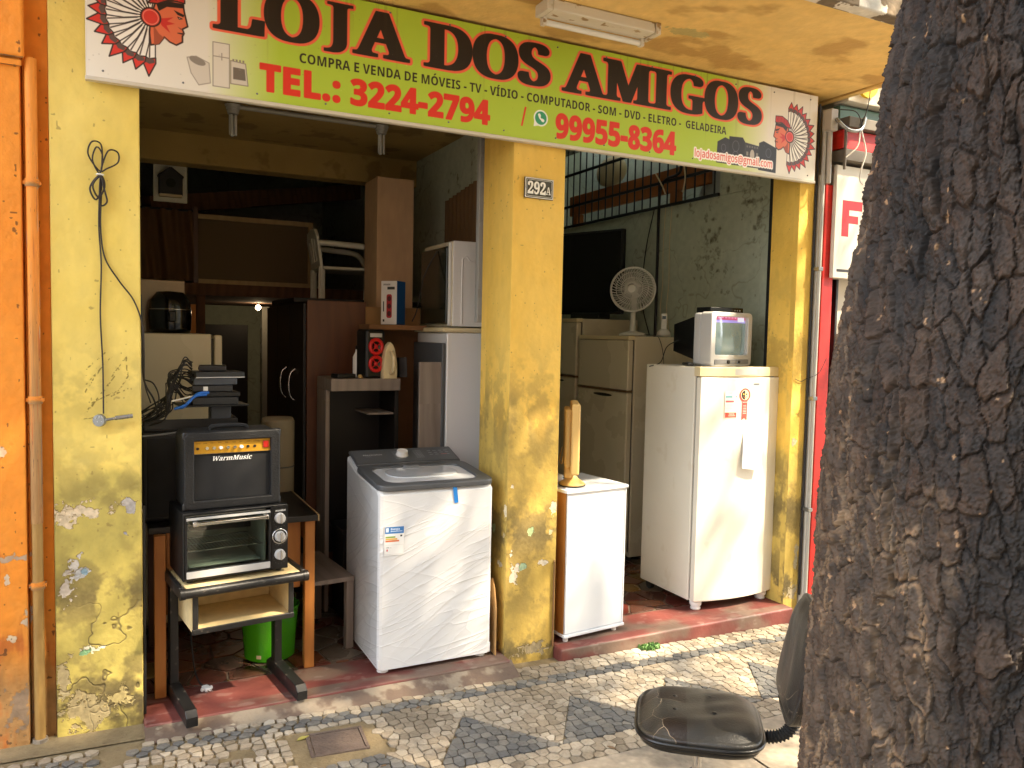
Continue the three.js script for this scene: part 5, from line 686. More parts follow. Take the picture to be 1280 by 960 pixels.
{
  const t = thing('side_fridge', 'old cream fridge standing sideways against the wall behind the routers', 'fridge', [0.27, 0, -1.28]); part(t, 'cabinet', bb(-0.3, 0.218, 0.05, 1.625, -0.28, 0.28, 0.008, 2), 'old_cream'); part(t, 'gasket', bb(0.219, 0.232, 0.07, 1.6, -0.26, 0.26, 0.002), 'gasket'); part(t, 'door', bb(0.233, 0.275, 0.06, 1.62, -0.28, 0.28, 0.01, 2), 'old_cream'); for (const [x, z] of [[-0.26, 0.24], [0.2, 0.24], [-0.26, -0.24], [0.2, -0.24]]) part(t, 'foot', T(cyl(0.02, 0.022, 0.052, 12), x, 0, z), 'rubber');
  const a = thing('air_fryer', 'round glossy black air fryer on the old cream fridge', 'air fryer', [0.295, 1.626, -1.2]); part(a, 'body', lathe([[0.001, 0], [0.1, 0], [0.108, 0.02], [0.112, 0.1], [0.104, 0.18], [0.07, 0.225], [0.001, 0.232]], 36), 'black_gloss'); part(a, 'drawer_handle', bb(-0.02, 0.02, 0.06, 0.12, 0.105, 0.16, 0.01, 2), 'black_plastic'); part(a, 'trim_ring', T(new THREE.TorusGeometry(0.111, 0.003, 8, 40), 0, 0.13, 0, Math.PI / 2), 'chrome');
  solo('parcel_box', 'flat brown box with shiny tape behind the air fryer', 'box', bs(0.36, 0.3, 0.2, 0.005), mat('taped_card', { c: 0xffffff, map: cardTex(0x8d6a43, 830), roughness: 0.3, clearcoat: 0.6 }), [0.2, 1.626, -1.44], 0.02);
}
{
  const t = thing('wardrobe', 'dark wardrobe with curved chrome handles and a reddish wood side', 'wardrobe', [1.24, 0, -1.25]); part(t, 'side_panel', bb(-0.18, 0.185, 0, 1.84, -0.025, 0, 0.003), 'red_wood'); part(t, 'carcass', bb(-0.175, 0.185, 0, 1.835, -1.3, -0.026, 0.003), 'dark_wood');
  for (let k = 0; k < 3; k++) { const z1 = -0.03 - k * 0.42; const d = part(t, 'door', bb(-0.197, -0.178, 0.08, 1.82, z1 - 0.414, z1, 0.003), 'black_plastic'); }
  for (const z of [-0.27, -0.55]) part(t, 'handle', tube([[-0.197, 1.21, z], [-0.225, 1.24, z], [-0.235, 1.31, z], [-0.225, 1.38, z], [-0.197, 1.41, z]], 0.007, 30, 8), 'chrome');
}
solo('loose_board', 'bare wooden board laid across the top of the wardrobe', 'board', bb(0, 0.9, 0, 0.03, -0.45, 0.35, 0.003), 'dark_wood', [1.07, 1.8415, -2.05]);
{
  mat('monobloc', { c: 0xcac7b4, roughness: 0.5 }); const t = thing('plastic_chair', 'white plastic armchair standing on top of the dark wardrobe', 'chair', [1.5, 1.874, -2.02], 1.5);
  for (const [x, z] of [[-0.2, 0.19], [0.2, 0.19], [-0.18, -0.2], [0.18, -0.2]]) part(t, 'leg', T(mg(bb(-0.022, 0.022, 0, 0.22, -0.012, 0.012, 0.006), bb(-0.012, 0.012, 0, 0.22, -0.022, 0.022, 0.006)), x, 0, z), 'monobloc');
  part(t, 'seat', bb(-0.22, 0.22, 0.2, 0.222, -0.2, 0.22, 0.01, 2), 'monobloc'); const bk = shapeXY([[-0.2, 0], [0.2, 0], [0.21, 0.2], [0.16, 0.25], [0, 0.265], [-0.16, 0.25], [-0.21, 0.2]], 0.012, 0.004, [[[-0.12, 0.04], [-0.13, 0.19], [-0.08, 0.2], [-0.07, 0.04]], [[-0.03, 0.04], [-0.035, 0.21], [0.035, 0.21], [0.03, 0.04]], [[0.07, 0.04], [0.08, 0.2], [0.13, 0.19], [0.12, 0.04]]]); part(t, 'backrest', T(bk, 0, 0.22, -0.21, -0.15), 'monobloc');
  for (const s of [-1, 1]) part(t, 'armrest', tube([[s * 0.2, 0.38, -0.22], [s * 0.235, 0.37, -0.05], [s * 0.235, 0.35, 0.12], [s * 0.21, 0.24, 0.2]], 0.02, 30, 8), 'monobloc');
}
{
  const t = thing('tall_unit', 'tall grey wooden table unit with thick top in the dark bay', 'table', [1.32, 0, -0.98]); part(t, 'top', bb(-0.21, 0.2, 1.315, 1.385, -0.22, 0.13, 0.003), 'grey_wood'); part(t, 'side', bb(-0.21, -0.185, 0, 1.314, -0.22, 0.0, 0.003), 'grey_wood'); part(t, 'back', bb(-0.184, 0.2, 0.3, 1.314, -0.22, -0.205, 0.002), 'dark_wood'); part(t, 'side', bb(0.175, 0.2, 0, 1.314, -0.204, 0.1, 0.003), 'dark_wood');
  part(t, 'shelf', bb(0.02, 0.174, 1.17, 1.182, -0.2, 0.08, 0.002), 'grey_wood');
  solo('grey_plank', 'upright grey plank leaning behind the washing machine', 'plank', T(bs(0.145, 1.49, 0.02, 0.003), 0, 0, 0), 'grey_wood', [1.64, 0.0, -0.67]);
  const sp = thing('party_speaker', 'small black speaker with two red woofers on the grey unit', 'speaker', [1.36, 1.3855, -0.93], 0.25); mat('red_cone', { c: 0xc21818, roughness: 0.35 }); part(sp, 'cabinet', bs(0.13, 0.285, 0.12, 0.02, 3), 'black_plastic'); for (const y of [0.085, 0.185]) { const rg = part(sp, 'woofer', T(new THREE.TorusGeometry(0.04, 0.011, 10, 32), 0, y, 0.062), 'red_cone'); part(rg, 'cone', T(lathe([[0.001, -0.012], [0.015, -0.004], [0.04, 0.0]], 28), 0, y, 0.064, Math.PI / 2), 'black_gloss'); part(rg, 'cap', T(new THREE.SphereGeometry(0.014, 14, 10), 0, y, 0.056), 'red_cone'); for (let k = 0; k < 4; k++) part(rg, 'spoke', T(bc(0.006, 0.03, 0.004, 0.001), 0.024 * Math.cos(k * 1.57 + 0.7), y + 0.024 * Math.sin(k * 1.57 + 0.7), 0.066, 0, 0, k * 1.57 - 0.87), 'red_cone'); } part(sp, 'badge', bb(-0.04, 0.04, 0.24, 0.262, 0.06, 0.063, 0.001), 'silver_plastic');
  const ir = thing('clothes_iron', 'white clothes iron standing on its heel on the grey unit', 'iron', [1.453, 1.386, -0.87], 0.1); const sole = []; for (let i = 0; i <= 16; i++) { const v = i / 16; sole.push([0.043 * Math.pow(Math.cos(v * Math.PI / 2), 0.6) * (0.85 + 0.3 * v), v * 0.2]); } part(ir, 'body', shapeXY([...sole, ...sole.slice().reverse().map(([x, y]) => [-x, y])], 0.04, 0.006).translate(0, 0.004, -0.02), 'cream_plastic'); part(ir, 'sole', shapeXY([...sole, ...sole.slice().reverse().map(([x, y]) => [-x * 1.02, y * 1.02])], 0.006, 0.001).translate(0, 0.002, -0.034), 'chrome'); part(ir, 'handle', tube([[0, 0.03, 0.03], [0, 0.05, 0.065], [0, 0.12, 0.07], [0, 0.16, 0.035]], 0.011, 24, 8), 'cream_plastic');
  const bo = thing('white_bottle', 'small white bottle behind the red speaker', 'bottle', [1.30, 1.386, -0.99]); part(bo, 'body', lathe([[0.001, 0], [0.026, 0], [0.028, 0.01], [0.028, 0.12], [0.014, 0.15], [0.012, 0.165], [0.001, 0.165]], 20), 'white_plastic'); part(bo, 'cap', T(cyl(0.013, 0.013, 0.022, 14), 0, 0.166, 0), 'black_plastic');
  const ph = thing('black_gadget', 'flat black gadget lying on the grey unit', 'gadget', [1.2, 1.386, -0.93], 0.3); part(ph, 'case', bs(0.12, 0.025, 0.08, 0.006, 2), 'black_plastic'); part(ph, 'tag', T(bs(0.035, 0.02, 0.02, 0.003), 0.09, 0, 0.05), 'abs_yellow');
  const st = thing('photo_stand', 'dark framed stand beside the iron on the grey unit', 'frame', [1.54, 1.386, -0.93], 0.0); part(st, 'frame', T(bc(0.06, 0.12, 0.008, 0.002), -0.02, 0.062, 0, -0.12, 0.5), 'black_gloss'); part(st, 'frame', T(bc(0.05, 0.12, 0.008, 0.002), 0.02, 0.062, 0, -0.12, -0.5), 'black_plastic');
}
{
  const t = thing('bar_fridge', 'white freezer with dark door standing behind the washing machine', 'freezer', [1.88, 0, -0.89]); part(t, 'cabinet', bb(-0.155, 0.16, 0.03, 1.66, -0.25, 0.25, 0.008, 2), 'enamel_white'); part(t, 'door', bb(-0.18, -0.158, 0.05, 1.6, -0.248, 0.24, 0.006), 'dark_grey_plastic'); part(t, 'top', bb(-0.182, 0.16, 1.662, 1.69, -0.25, 0.252, 0.01, 2), 'cream_plastic'); for (const [x, z] of [[-0.12, 0.2], [0.13, 0.2], [-0.12, -0.2], [0.13, -0.2]]) part(t, 'foot', T(cyl(0.02, 0.02, 0.032, 10), x, 0, z), 'rubber');
    const o = thing('table_oven', 'white countertop oven with dark glass door on the white freezer', 'oven', [1.875, 1.691, -0.9]); part(o, 'body', bb(-0.11, 0.15, 0.004, 0.5, -0.24, 0.215, 0.008, 2), 'old_cream'); const sp = part(o, 'side_panel', bb(-0.105, 0.148, 0.006, 0.5, 0.217, 0.228, 0.004), 'enamel_white'); part(sp, 'stiffener', mg(tube([[-0.05, 0.02, 0.23], [-0.05, 0.36, 0.23], [-0.045, 0.4, 0.23], [-0.02, 0.41, 0.23], [0.0, 0.385, 0.23], [0.03, 0.39, 0.23], [0.05, 0.4, 0.23], [0.14, 0.4, 0.23]], 0.004, 60, 6), tube([[0.05, 0.44, 0.23], [0.14, 0.44, 0.23], [0.14, 0.465, 0.23], [0.05, 0.465, 0.23]], 0.004, 40, 6, true)), 'enamel_white'); part(o, 'door', bb(-0.135, -0.112, 0.02, 0.47, -0.235, 0.19, 0.012, 3), 'dark_glass'); part(o, 'door_frame', bb(-0.125, -0.111, 0.01, 0.49, 0.192, 0.214, 0.004), 'white_plastic'); part(o, 'lead', tube([[-0.14, 0.45, 0.05], [-0.2, 0.3, 0.0], [-0.26, 0.1, 0.05], [-0.3, 0.03, 0.08]], 0.004), 'black_wire');
  { const g = new THREE.PlaneGeometry(0.95, 0.62, 90, 1), p = g.attributes.position; for (let i = 0; i < p.count; i++) { p.setZ(i, 0.008 * Math.sin(p.getX(i) * 95)); if (p.getY(i) > 0) p.setY(i, p.getY(i) + 0.12 * (p.getX(i) + 0.47)); } g.computeVertexNormals(); solo('corrugated_panel', 'brown corrugated panel leaning on the inner wall above the white oven', 'panel', T(g, 0, 0.31, 0, 0, -Math.PI / 2, 0), mat('corrugated_brown', { c: 0x6e5233, roughness: 0.8, side: THREE.DoubleSide }), [2.02, 1.92, -0.98]); }
  solo('timber_post', 'rough brown timber standing against the inner side of the middle pillar', 'post', bs(0.05, 1.68, 0.04, 0.004), mat('brown_board', { c: 0xffffff, map: woodTex(0x6a3a18, 0x8a5226, 840), roughness: 0.8 }), [1.9, 0, -0.47]);
}
{
  solo('brown_chest', 'brown chest under the cardboard boxes at the back', 'chest', bs(0.34, 1.70, 0.4, 0.006), 'cardboard_dark', [1.6, 0, -1.42]);
  solo('flat_carton', 'flat yellowish carton under the tall cardboard box', 'box', bs(0.36, 0.11, 0.36, 0.004), 'cardboard', [1.6, 1.702, -1.42]);
  const t = thing('tall_carton', 'tall tan cardboard box almost touching the ceiling beam', 'box', [1.645, 1.814, -1.5]); part(t, 'carton', bs(0.245, 0.83, 0.28, 0.004), mat('tan_card', { c: 0xffffff, map: cardTex(0xc2a07a, 850), roughness: 0.9 })); part(t, 'flap', T(bc(0.24, 0.004, 0.03, 0.001), 0, 0.832, 0.12, 0.2), 'tan_card');
  const pTex = canvasTex(128, 256, (c) => { c.fillStyle = '#d9d4d0'; c.fillRect(0, 0, 128, 256); c.fillStyle = '#333'; c.font = 'bold 14px sans-serif'; c.fillText('SPEAKER', 16, 26); c.fillRect(50, 34, 60, 16); c.fillStyle = '#a3222a'; c.beginPath(); c.roundRect(44, 78, 44, 140, 14); c.fill(); c.fillStyle = '#4a1015'; for (const y of [104, 148, 192]) { c.beginPath(); c.arc(66, y, 15, 0, 7); c.fill(); } c.fillStyle = '#222'; c.fillRect(16, 120, 8, 60); c.fillRect(14, 226, 14, 14); }); mat('carton_print', { c: 0xffffff, map: pTex, roughness: 0.5 });
  const b = thing('speaker_carton', 'white and blue retail box showing a red speaker', 'box', [1.535, 1.702, -1.05], -0.85); part(b, 'carton', bs(0.11, 0.262, 0.1, 0.003), mat('blue_card', { c: 0x1c4f86, roughness: 0.5 })); part(b, 'printed_face', T(quad(0.108, 0.26), 0, 0.131, 0.0515), 'carton_print');
  solo('carton_shelf', 'dark ledge under the retail speaker box', 'board', bb(-0.2, 0.16, -0.03, 0.0, -0.12, 0.1, 0.003), 'cardboard_dark', [1.56, 1.701, -1.06]);
}
{ // at the back of the left bay
  const b = thing('framed_board', 'large framed brown board standing on the loft deck', 'board', [0.97, 1.986, -2.66]); part(b, 'panel', bb(-0.42, 0.42, 0.02, 0.5, -0.015, 0.0, 0.002), mat('board_brown', { c: 0x6b5636, roughness: 0.8 })); part(b, 'frame', shapeXY([[-0.43, 0], [0.43, 0], [0.43, 0.5], [-0.43, 0.5]], 0.02, 0.002, [[[-0.4, 0.03], [-0.4, 0.47], [0.4, 0.47], [0.4, 0.03]]]), 'pale_wood');
  const cu = new THREE.PlaneGeometry(0.42, 0.5, 60, 10), p = cu.attributes.position; for (let i = 0; i < p.count; i++) p.setZ(i, 0.02 * Math.sin(p.getX(i) * 70 + p.getY(i) * 6) + 0.012 * Math.sin(p.getX(i) * 31)); cu.computeVertexNormals(); const c = thing('brown_curtain', 'brown pleated curtain hanging on a rod at the back', 'curtain', [0.33, 2.0, -2.62]); part(c, 'cloth', T(cu, 0, 0.25, 0), mat('curtain_cloth', { c: 0x6a4a2c, roughness: 0.9 })); part(c, 'rod', rod(V(-0.26, 0.5, 0), V(0.23, 0.5, 0), 0.008), 'dark_wood'); part(c, 'post', bb(0.205, 0.24, -0.014, 0.53, -0.02, 0.015, 0.003), 'red_wood'); part(c, 'post', bb(-0.26, -0.23, -0.014, 0.53, -0.02, 0.015, 0.003), 'red_wood');
  const k = thing('house_clock', 'dark house shaped clock on a pale board hung behind the beam', 'clock', [0.365, 2.5, -2.275]); part(k, 'board', bb(-0.105, 0.105, 0, 0.4, -0.008, 0.004, 0.003), 'monobloc'); part(k, 'case', shapeXY([[-0.07, 0.05], [0.07, 0.05], [0.07, 0.16], [0, 0.215], [-0.07, 0.16]], 0.04, 0.004).translate(0, 0, 0.008), 'dark_wood'); part(k, 'roof', mg(T(bc(0.1, 0.012, 0.06, 0.003), -0.04, 0.192, 0.03, 0, 0, 0.66), T(bc(0.1, 0.012, 0.06, 0.003), 0.04, 0.192, 0.03, 0, 0, -0.66)), 'dark_wood'); part(k, 'dial', T(cyl(0.03, 0.03, 0.004, 24), 0, 0.12, 0.052, Math.PI / 2), 'dark_glass'); part(k, 'base', bb(-0.07, 0.07, 0.03, 0.05, 0.004, 0.05, 0.003), 'cream_cloth');
  mat('drum_beige', { c: 0x7d7158, roughness: 0.7 }); const cy = thing('beige_drum', 'beige cylindrical drum standing behind the amplifier', 'drum', [0.825, 0, -0.9]); part(cy, 'body', lathe([[0.001, 0], [0.08, 0], [0.085, 0.02], [0.09, 1.15], [0.08, 1.17], [0.001, 1.17]], 32), 'drum_beige'); part(cy, 'band', T(new THREE.TorusGeometry(0.089, 0.004, 8, 36), 0, 0.9, 0, Math.PI / 2), 'gasket');
  solo('black_crate', 'black plastic crate on the floor under the grey unit', 'crate', mg(bb(-0.14, 0.14, 0, 0.5, -0.12, 0.12, 0.01, 2), bb(-0.15, 0.15, 0.5, 0.53, -0.13, 0.13, 0.006)), 'black_plastic', [1.31, 0, -0.92]);
  const lb = thing('low_bench', 'low grey bench on the tiled floor beside the washing machine', 'bench', [1.0, 0, -0.62], 0.1); part(lb, 'seat', bb(-0.16, 0.1, 0.36, 0.385, -0.3, 0.25, 0.004), 'grey_wood'); for (const [x, z] of [[-0.14, 0.22], [0.08, 0.22], [-0.14, -0.28], [0.08, -0.28]]) part(lb, 'leg', bb(x - 0.02, x + 0.02, 0, 0.359, z - 0.02, z + 0.02, 0.003), 'grey_wood');
  const bu = thing('lit_bulb', 'small lit light bulb far back in the dark bay', 'lamp', [1.21, 1.86, -4.0]); mat('bulb_glow', { c: 0xffe2b0, emissive: new THREE.Color(1, 0.72, 0.4), emissiveIntensity: 4, roughness: 0.3 }); part(bu, 'bulb', new THREE.SphereGeometry(0.024, 16, 12), 'bulb_glow'); part(bu, 'holder', T(cyl(0.014, 0.014, 0.04, 12), 0, 0.03, 0), 'black_plastic'); const pl = new THREE.PointLight(new THREE.Color(1, 0.75, 0.45), 0.02); pl.castShadow = true; pl.shadow.radius = 1.5; bu.add(pl); pl.name = 'bulb_light';
  const df = thing('inner_doorway', 'brown framed inner doorway at the back of the bay', 'door frame', [1.0, 0, -4.4]); part(df, 'jamb', bb(-0.35, -0.28, 0, 1.88, -0.06, 0.06, 0.003), 'orange_wood'); part(df, 'jamb', bb(0.3, 0.37, 0, 1.88, -0.06, 0.06, 0.003), 'grey_metal'); part(df, 'panel', bb(-0.9, -0.36, 0, 1.88, -0.03, 0.03, 0.003), 'orange_wood'); part(df, 'panel', bb(-0.2, 0.2, 0, 1.7, -0.2, -0.15, 0.003), 'dark_wood');
}
// ================================================================ GOODS INSIDE, RIGHT BAY
function twoDoor(name, label, z0, z1, h, split, m) {   // backs onto the right-hand wall, doors face into the bay
  const t = thing(name, label, 'fridge', [3.66, 0, (z0 + z1) / 2]), hz = Math.abs(z1 - z0) / 2; part(t, 'cabinet', bb(-0.25, 0.29, 0.03, h, -hz, hz, 0.008, 2), m); part(t, 'gasket', bb(-0.262, -0.251, 0.07, h - 0.02, -hz + 0.012, hz - 0.012, 0.002), 'gasket');
  part(t, 'lower_door', bb(-0.31, -0.263, 0.05, split - 0.008, -hz, hz, 0.012, 3), m); part(t, 'upper_door', bb(-0.31, -0.263, split + 0.008, h - 0.03, -hz, hz, 0.012, 3), m); part(t, 'top_trim', bb(-0.31, -0.25, h - 0.028, h + 0.002, -hz, hz, 0.006), 'cream_plastic');
  mat('trim_brown', { c: 0x6e5232, roughness: 0.5 }); part(t, 'trim', bb(-0.313, -0.263, split - 0.006, split + 0.006, -hz, hz, 0.001), 'trim_brown'); part(t, 'handle', T(new THREE.SphereGeometry(1, 24, 8).scale(0.006, 0.012, 0.13), -0.311, split - 0.04, 0.02), 'black_plastic');
  for (const [x, z] of [[-0.22, hz - 0.05], [0.25, hz - 0.05], [-0.22, -hz + 0.05], [0.25, -hz + 0.05]]) part(t, 'foot', T(cyl(0.02, 0.022, 0.034, 12), x, 0, z), 'rubber'); return t;
}
twoDoor('two_door_fridge', 'old cream two door fridge with a fan on top', -1.17, -1.86, 1.665, 1.26, 'old_cream');
twoDoor('two_door_fridge', 'cream two door fridge deeper in the bay under the black screen', -1.9, -2.55, 1.8, 1.33, 'old_cream');
{
  const f = thing('desk_fan', 'white round desk fan on the old two door fridge', 'fan', [3.53, 1.668, -1.38], -0.75); mat('fan_white', { c: 0xd3d1c8, roughness: 0.4 });
  part(f, 'base', lathe([[0.001, 0], [0.1, 0], [0.105, 0.008], [0.09, 0.022], [0.03, 0.035], [0.001, 0.036]], 32), 'fan_white'); part(f, 'stem', T(cyl(0.022, 0.018, 0.16, 16), 0, 0.03, 0), 'fan_white'); part(f, 'motor', T(cyl(0.055, 0.045, 0.11, 24), 0, 0.34, -0.02, -Math.PI / 2 + 0.1), 'fan_white'); part(f, 'bracket', bb(-0.02, 0.02, 0.18, 0.33, -0.07, -0.02, 0.008, 2), 'fan_white');
  const cage = []; for (const [r, z] of [[0.165, 0.02], [0.155, 0.045], [0.12, 0.062], [0.08, 0.07], [0.045, 0.074]]) cage.push(T(new THREE.TorusGeometry(r, r === 0.165 ? 0.008 : 0.0022, 6, 48), 0, 0, z)); for (let i = 0; i < 44; i++) { const a = i / 44 * 6.283, b = a + 0.45; cage.push(tube([[0.035 * Math.cos(b), 0.035 * Math.sin(b), 0.075], [0.1 * Math.cos(a + 0.22), 0.1 * Math.sin(a + 0.22), 0.067], [0.15 * Math.cos(a + 0.03), 0.15 * Math.sin(a + 0.03), 0.048], [0.163 * Math.cos(a), 0.163 * Math.sin(a), 0.02]], 0.0022, 8, 4)); }
  const back = []; for (let i = 0; i < 40; i++) { const a = i / 40 * 6.283; back.push(tube([[0.05 * Math.cos(a), 0.05 * Math.sin(a), -0.04], [0.12 * Math.cos(a), 0.12 * Math.sin(a), -0.03], [0.163 * Math.cos(a), 0.163 * Math.sin(a), 0.015]], 0.0017, 6, 4)); }
  part(f, 'cage', T(mg(cage, back), 0, 0.345, 0.03, -0.12), 'fan_white'); const bl = []; for (let k = 0; k < 3; k++) { const g = shapeXY([[0.02, -0.012], [0.08, -0.055], [0.135, -0.045], [0.145, 0.01], [0.1, 0.035], [0.02, 0.012]], 0.003, 0.0005); bl.push(T(T(g, 0, 0, 0, 0.35), 0, 0, 0, 0, 0, k * 2.094)); } mat('fan_blade', { c: 0x8f8e86, roughness: 0.35 }); bl.forEach((g) => part(f, 'blade', T(g, 0, 0.345, 0.05, -0.12), 'fan_blade')); part(f, 'hub', T(cyl(0.036, 0.03, 0.012, 24), 0, 0.347, 0.098, Math.PI / 2 - 0.12), 'fan_white');
  const w = thing('fan_lead', 'fan lead hanging down the side of the old fridge', 'cable'); part(w, 'lead', tube([[3.55, 1.68, -1.35], [3.6, 1.674, -1.2], [3.62, 1.64, -1.158], [3.66, 1.5, -1.16], [3.67, 1.2, -1.16], [3.66, 0.9, -1.16]], 0.003, 60, 6), 'gasket');
  const p = thing('cordless_phone', 'white cordless phone in its cradle on the old fridge', 'phone', [3.76, 1.668, -1.3], -0.7); part(p, 'cradle', T(lathe([[0.001, 0], [0.055, 0], [0.05, 0.03], [0.03, 0.055], [0.001, 0.06]], 20), 0, 0, 0), 'white_plastic'); part(p, 'handset', T(bc(0.045, 0.15, 0.028, 0.01, 3), 0, 0.1, 0, -0.12), 'white_plastic'); part(p, 'display', T(bc(0.028, 0.025, 0.002, 0.0005), 0, 0.145, 0.01, -0.12), 'dark_glass');
  const tv = thing('black_screen', 'large black flat television turned edgeways on the rear fridge', 'television', [3.6, 1.803, -2.1], -1.2); part(tv, 'panel', bb(-0.4, 0.33, 0.04, 0.73, -0.02, 0.03, 0.008, 2), 'black_plastic'); part(tv, 'screen', bb(-0.38, 0.31, 0.06, 0.71, 0.031, 0.034, 0.001), 'black_gloss'); part(tv, 'stand', bb(-0.15, 0.15, 0, 0.05, -0.08, 0.08, 0.008), 'black_plastic');
  const c = thing('wall_conduit', 'black conduit pipe on the stained green wall', 'pipe'); part(c, 'pipe', tube([[3.962, 1.66, -1.68], [3.962, 2.2, -1.68], [3.962, 2.72, -1.68], [3.962, 2.86, -1.66], [3.96, 2.92, -1.58], [3.955, 2.93, -1.45], [3.955, 2.99, -1.4], [3.955, 3.3, -1.4]], 0.012, 80, 8), 'black_steel'); part(c, 'cable', tube([[3.965, 2.72, -1.74], [3.965, 2.4, -1.84], [3.965, 2.1, -1.88], [3.965, 1.9, -1.86], [3.965, 1.68, -1.76]], 0.005, 60, 6), 'black_wire');
  const y = thing('wall_wire', 'thin yellowish wires stapled to the stained green wall', 'cable'); for (const z of [-1.6, -1.52]) part(y, 'wire', tube([[3.97, 2.7, z], [3.972, 2.4, z - 0.02], [3.97, 2.1, z - 0.01], [3.972, 1.9, z - 0.03], [3.97, 1.7, z + 0.01]], 0.0035, 60, 5), 'cream_plastic');
  const fl = thing('floor_cables', 'small heap of black leads on the floor under the fridges', 'cable'); part(fl, 'lead', tube([[3.1, 0.02, -1.1], [3.16, 0.05, -1.15], [3.2, 0.015, -1.05], [3.12, 0.03, -1.02], [3.06, 0.012, -1.12], [3.15, 0.012, -1.2]], 0.009, 60, 6), 'black_wire');
  const sg = thing('yellow_lead', 'thin lead running along the narrow yellow pillar', 'cable'); part(sg, 'lead', tube([[3.78, 1.42, 0.006], [3.83, 1.405, 0.008], [3.87, 1.42, 0.01], [3.91, 1.46, 0.07], [3.96, 1.55, 0.08]], 0.0022, 30, 5), 'black_wire');
}
// ================================================================ STREET THINGS
// ---- worn office chair
{
  mat('leatherette', { c: 0xffffff, roughness: 0.42, bumpMap: bumpFine, bumpScale: 0.0009, map: texRGB(512, 512, (u, v) => { const n = fbm(u * 6, v * 6, 4, 900), w = worley(u * 4.2 + 0.4 * fbm(u * 8, v * 8, 3, 905), v * 4.2, 907), cr = sstep(0.02, 0.006, w[1] - w[0]) * sstep(0.42, 0.3, u); let c = mul(hex(0x2c2a26), 0.85 + 0.4 * n); if (u < 0.4 && w[2] > 0.62) c = mul(hex(0x1c1512), 0.9 + 0.3 * n); return mix(c, hex(0x9a8a74), cr * 0.8); }) });
  mat('chair_edge', { c: 0x121212, roughness: 0.35 });
  const a = 0.66, t = thing('office_chair', 'worn black office chair with cracked seat beside the tree trunk', 'chair', [1.79, pavY(1.79), 1.55], 0);
  t.rotation.y = -a;   // faces away from the trunk
  const G = 0.053;
  // seat: local x is the back, -x the front
  const seatSurf = (sx, sz, top, edge) => { const g = new THREE.BoxGeometry(1, 1, 1, 36, 6, 36), p = g.attributes.position; for (let i = 0; i < p.count; i++) { let x = p.getX(i) * 2, y = p.getY(i) * 2, z = p.getZ(i) * 2; const r = Math.pow(Math.pow(Math.abs(x), 4) + Math.pow(Math.abs(z), 4), 0.25), m = Math.max(Math.abs(x), Math.abs(z)); if (r > 1e-6) { const k = m / r; x *= lerp(1, k, 1); z *= lerp(1, k, 1); } const rr2 = Math.pow(Math.pow(Math.abs(x), 4) + Math.pow(Math.abs(z), 4), 0.25); const dome = 1 - Math.pow(rr2, 5) * 0.75; let yy = y > 0 ? y * top * dome : y * edge; const sh = 1 - 0.06 * Math.pow(Math.abs(y), 3); yy += y > 0.5 ? -0.006 * Math.exp(-((x + 0.1) ** 2 + (z - 0.1) ** 2) * 6) + 0.002 * Math.sin(z * 13 + x * 5) * Math.exp(-((x - 0.3) ** 2) * 5) - 0.012 * sstep(-0.7, -1, x) : 0; p.setXYZ(i, x * sx * sh, yy, z * sz * sh); } g.computeVertexNormals(); return g; };
  const g = seatSurf(0.205, 0.2, 0.045, 0.02); { const p = g.attributes.position, uv = g.attributes.uv; for (let i = 0; i < p.count; i++) uv.setXY(i, p.getX(i) / 0.42 + 0.5, p.getZ(i) / 0.42 + 0.5); }
  part(t, 'seat', T(g, 0, 0.36 + G, 0), 'leatherette'); part(t, 'seat_shell', T(seatSurf(0.203, 0.198, 0.012, 0.022), 0, 0.338 + G, 0), 'chair_edge');
  { const pts = []; for (let i = 0; i < 48; i++) { const th = i / 48 * 6.283, c = Math.cos(th), s = Math.sin(th), k = 1 / Math.pow(c ** 4 + s ** 4, 0.25); pts.push(V(c * k * 0.207, 0.349 + G, s * k * 0.202)); } part(t, 'seat_piping', tube(pts, 0.008, 120, 7, true), 'chair_edge'); }
  for (const [x, z] of [[-0.08, -0.05], [0.04, -0.07], [-0.08, 0.05], [0.05, 0.05]]) part(t, 'button', T(new THREE.SphereGeometry(0.008, 10, 8).scale(1, 0.35, 1), x, 0.403 + G, z), 'chair_edge');
  // backrest
  const bg = seatSurf(0.2, 0.17, 0.035, 0.03); part(t, 'backrest', T(T(bg, 0, 0, 0, 0, 0, Math.PI / 2), 0.315, 0.60 + G, 0, 0, 0, -0.2), 'leatherette'); part(t, 'back_shell', T(T(seatSurf(0.198, 0.168, 0.01, 0.026), 0, 0, 0, 0, 0, Math.PI / 2), 0.335, 0.6 + G, 0, 0, 0, -0.2), 'chair_edge');
  const J = new THREE.CatmullRomCurve3([V(0.15, 0.325 + G, 0), V(0.22, 0.315 + G, 0), V(0.285, 0.335 + G, 0), V(0.318, 0.39 + G, 0), V(0.325, 0.47 + G, 0), V(0.345, 0.57 + G, 0)]); const bel = new THREE.TubeGeometry(J, 200, 0.02, 14); { const p = bel.attributes.position; for (let i = 0; i <= 200; i++) { const c = J.getPointAt(i / 200), k = 1 + 0.16 * Math.sin(i / 200 * Math.PI * 2 * 34); for (let j = 0; j <= 14; j++) { const q = i * 15 + j; p.setXYZ(q, c.x + (p.getX(q) - c.x) * k, c.y + (p.getY(q) - c.y) * k, c.z + (p.getZ(q) - c.z) * k); } } bel.computeVertexNormals(); } part(t, 'bellows_arm', bel, 'rubber');
  part(t, 'column', T(cyl(0.017, 0.014, 0.26, 18), 0, 0.06 + G, 0), 'chrome'); part(t, 'column_sleeve', T(cyl(0.026, 0.026, 0.12, 18), 0, 0.05 + G, 0), 'black_plastic');
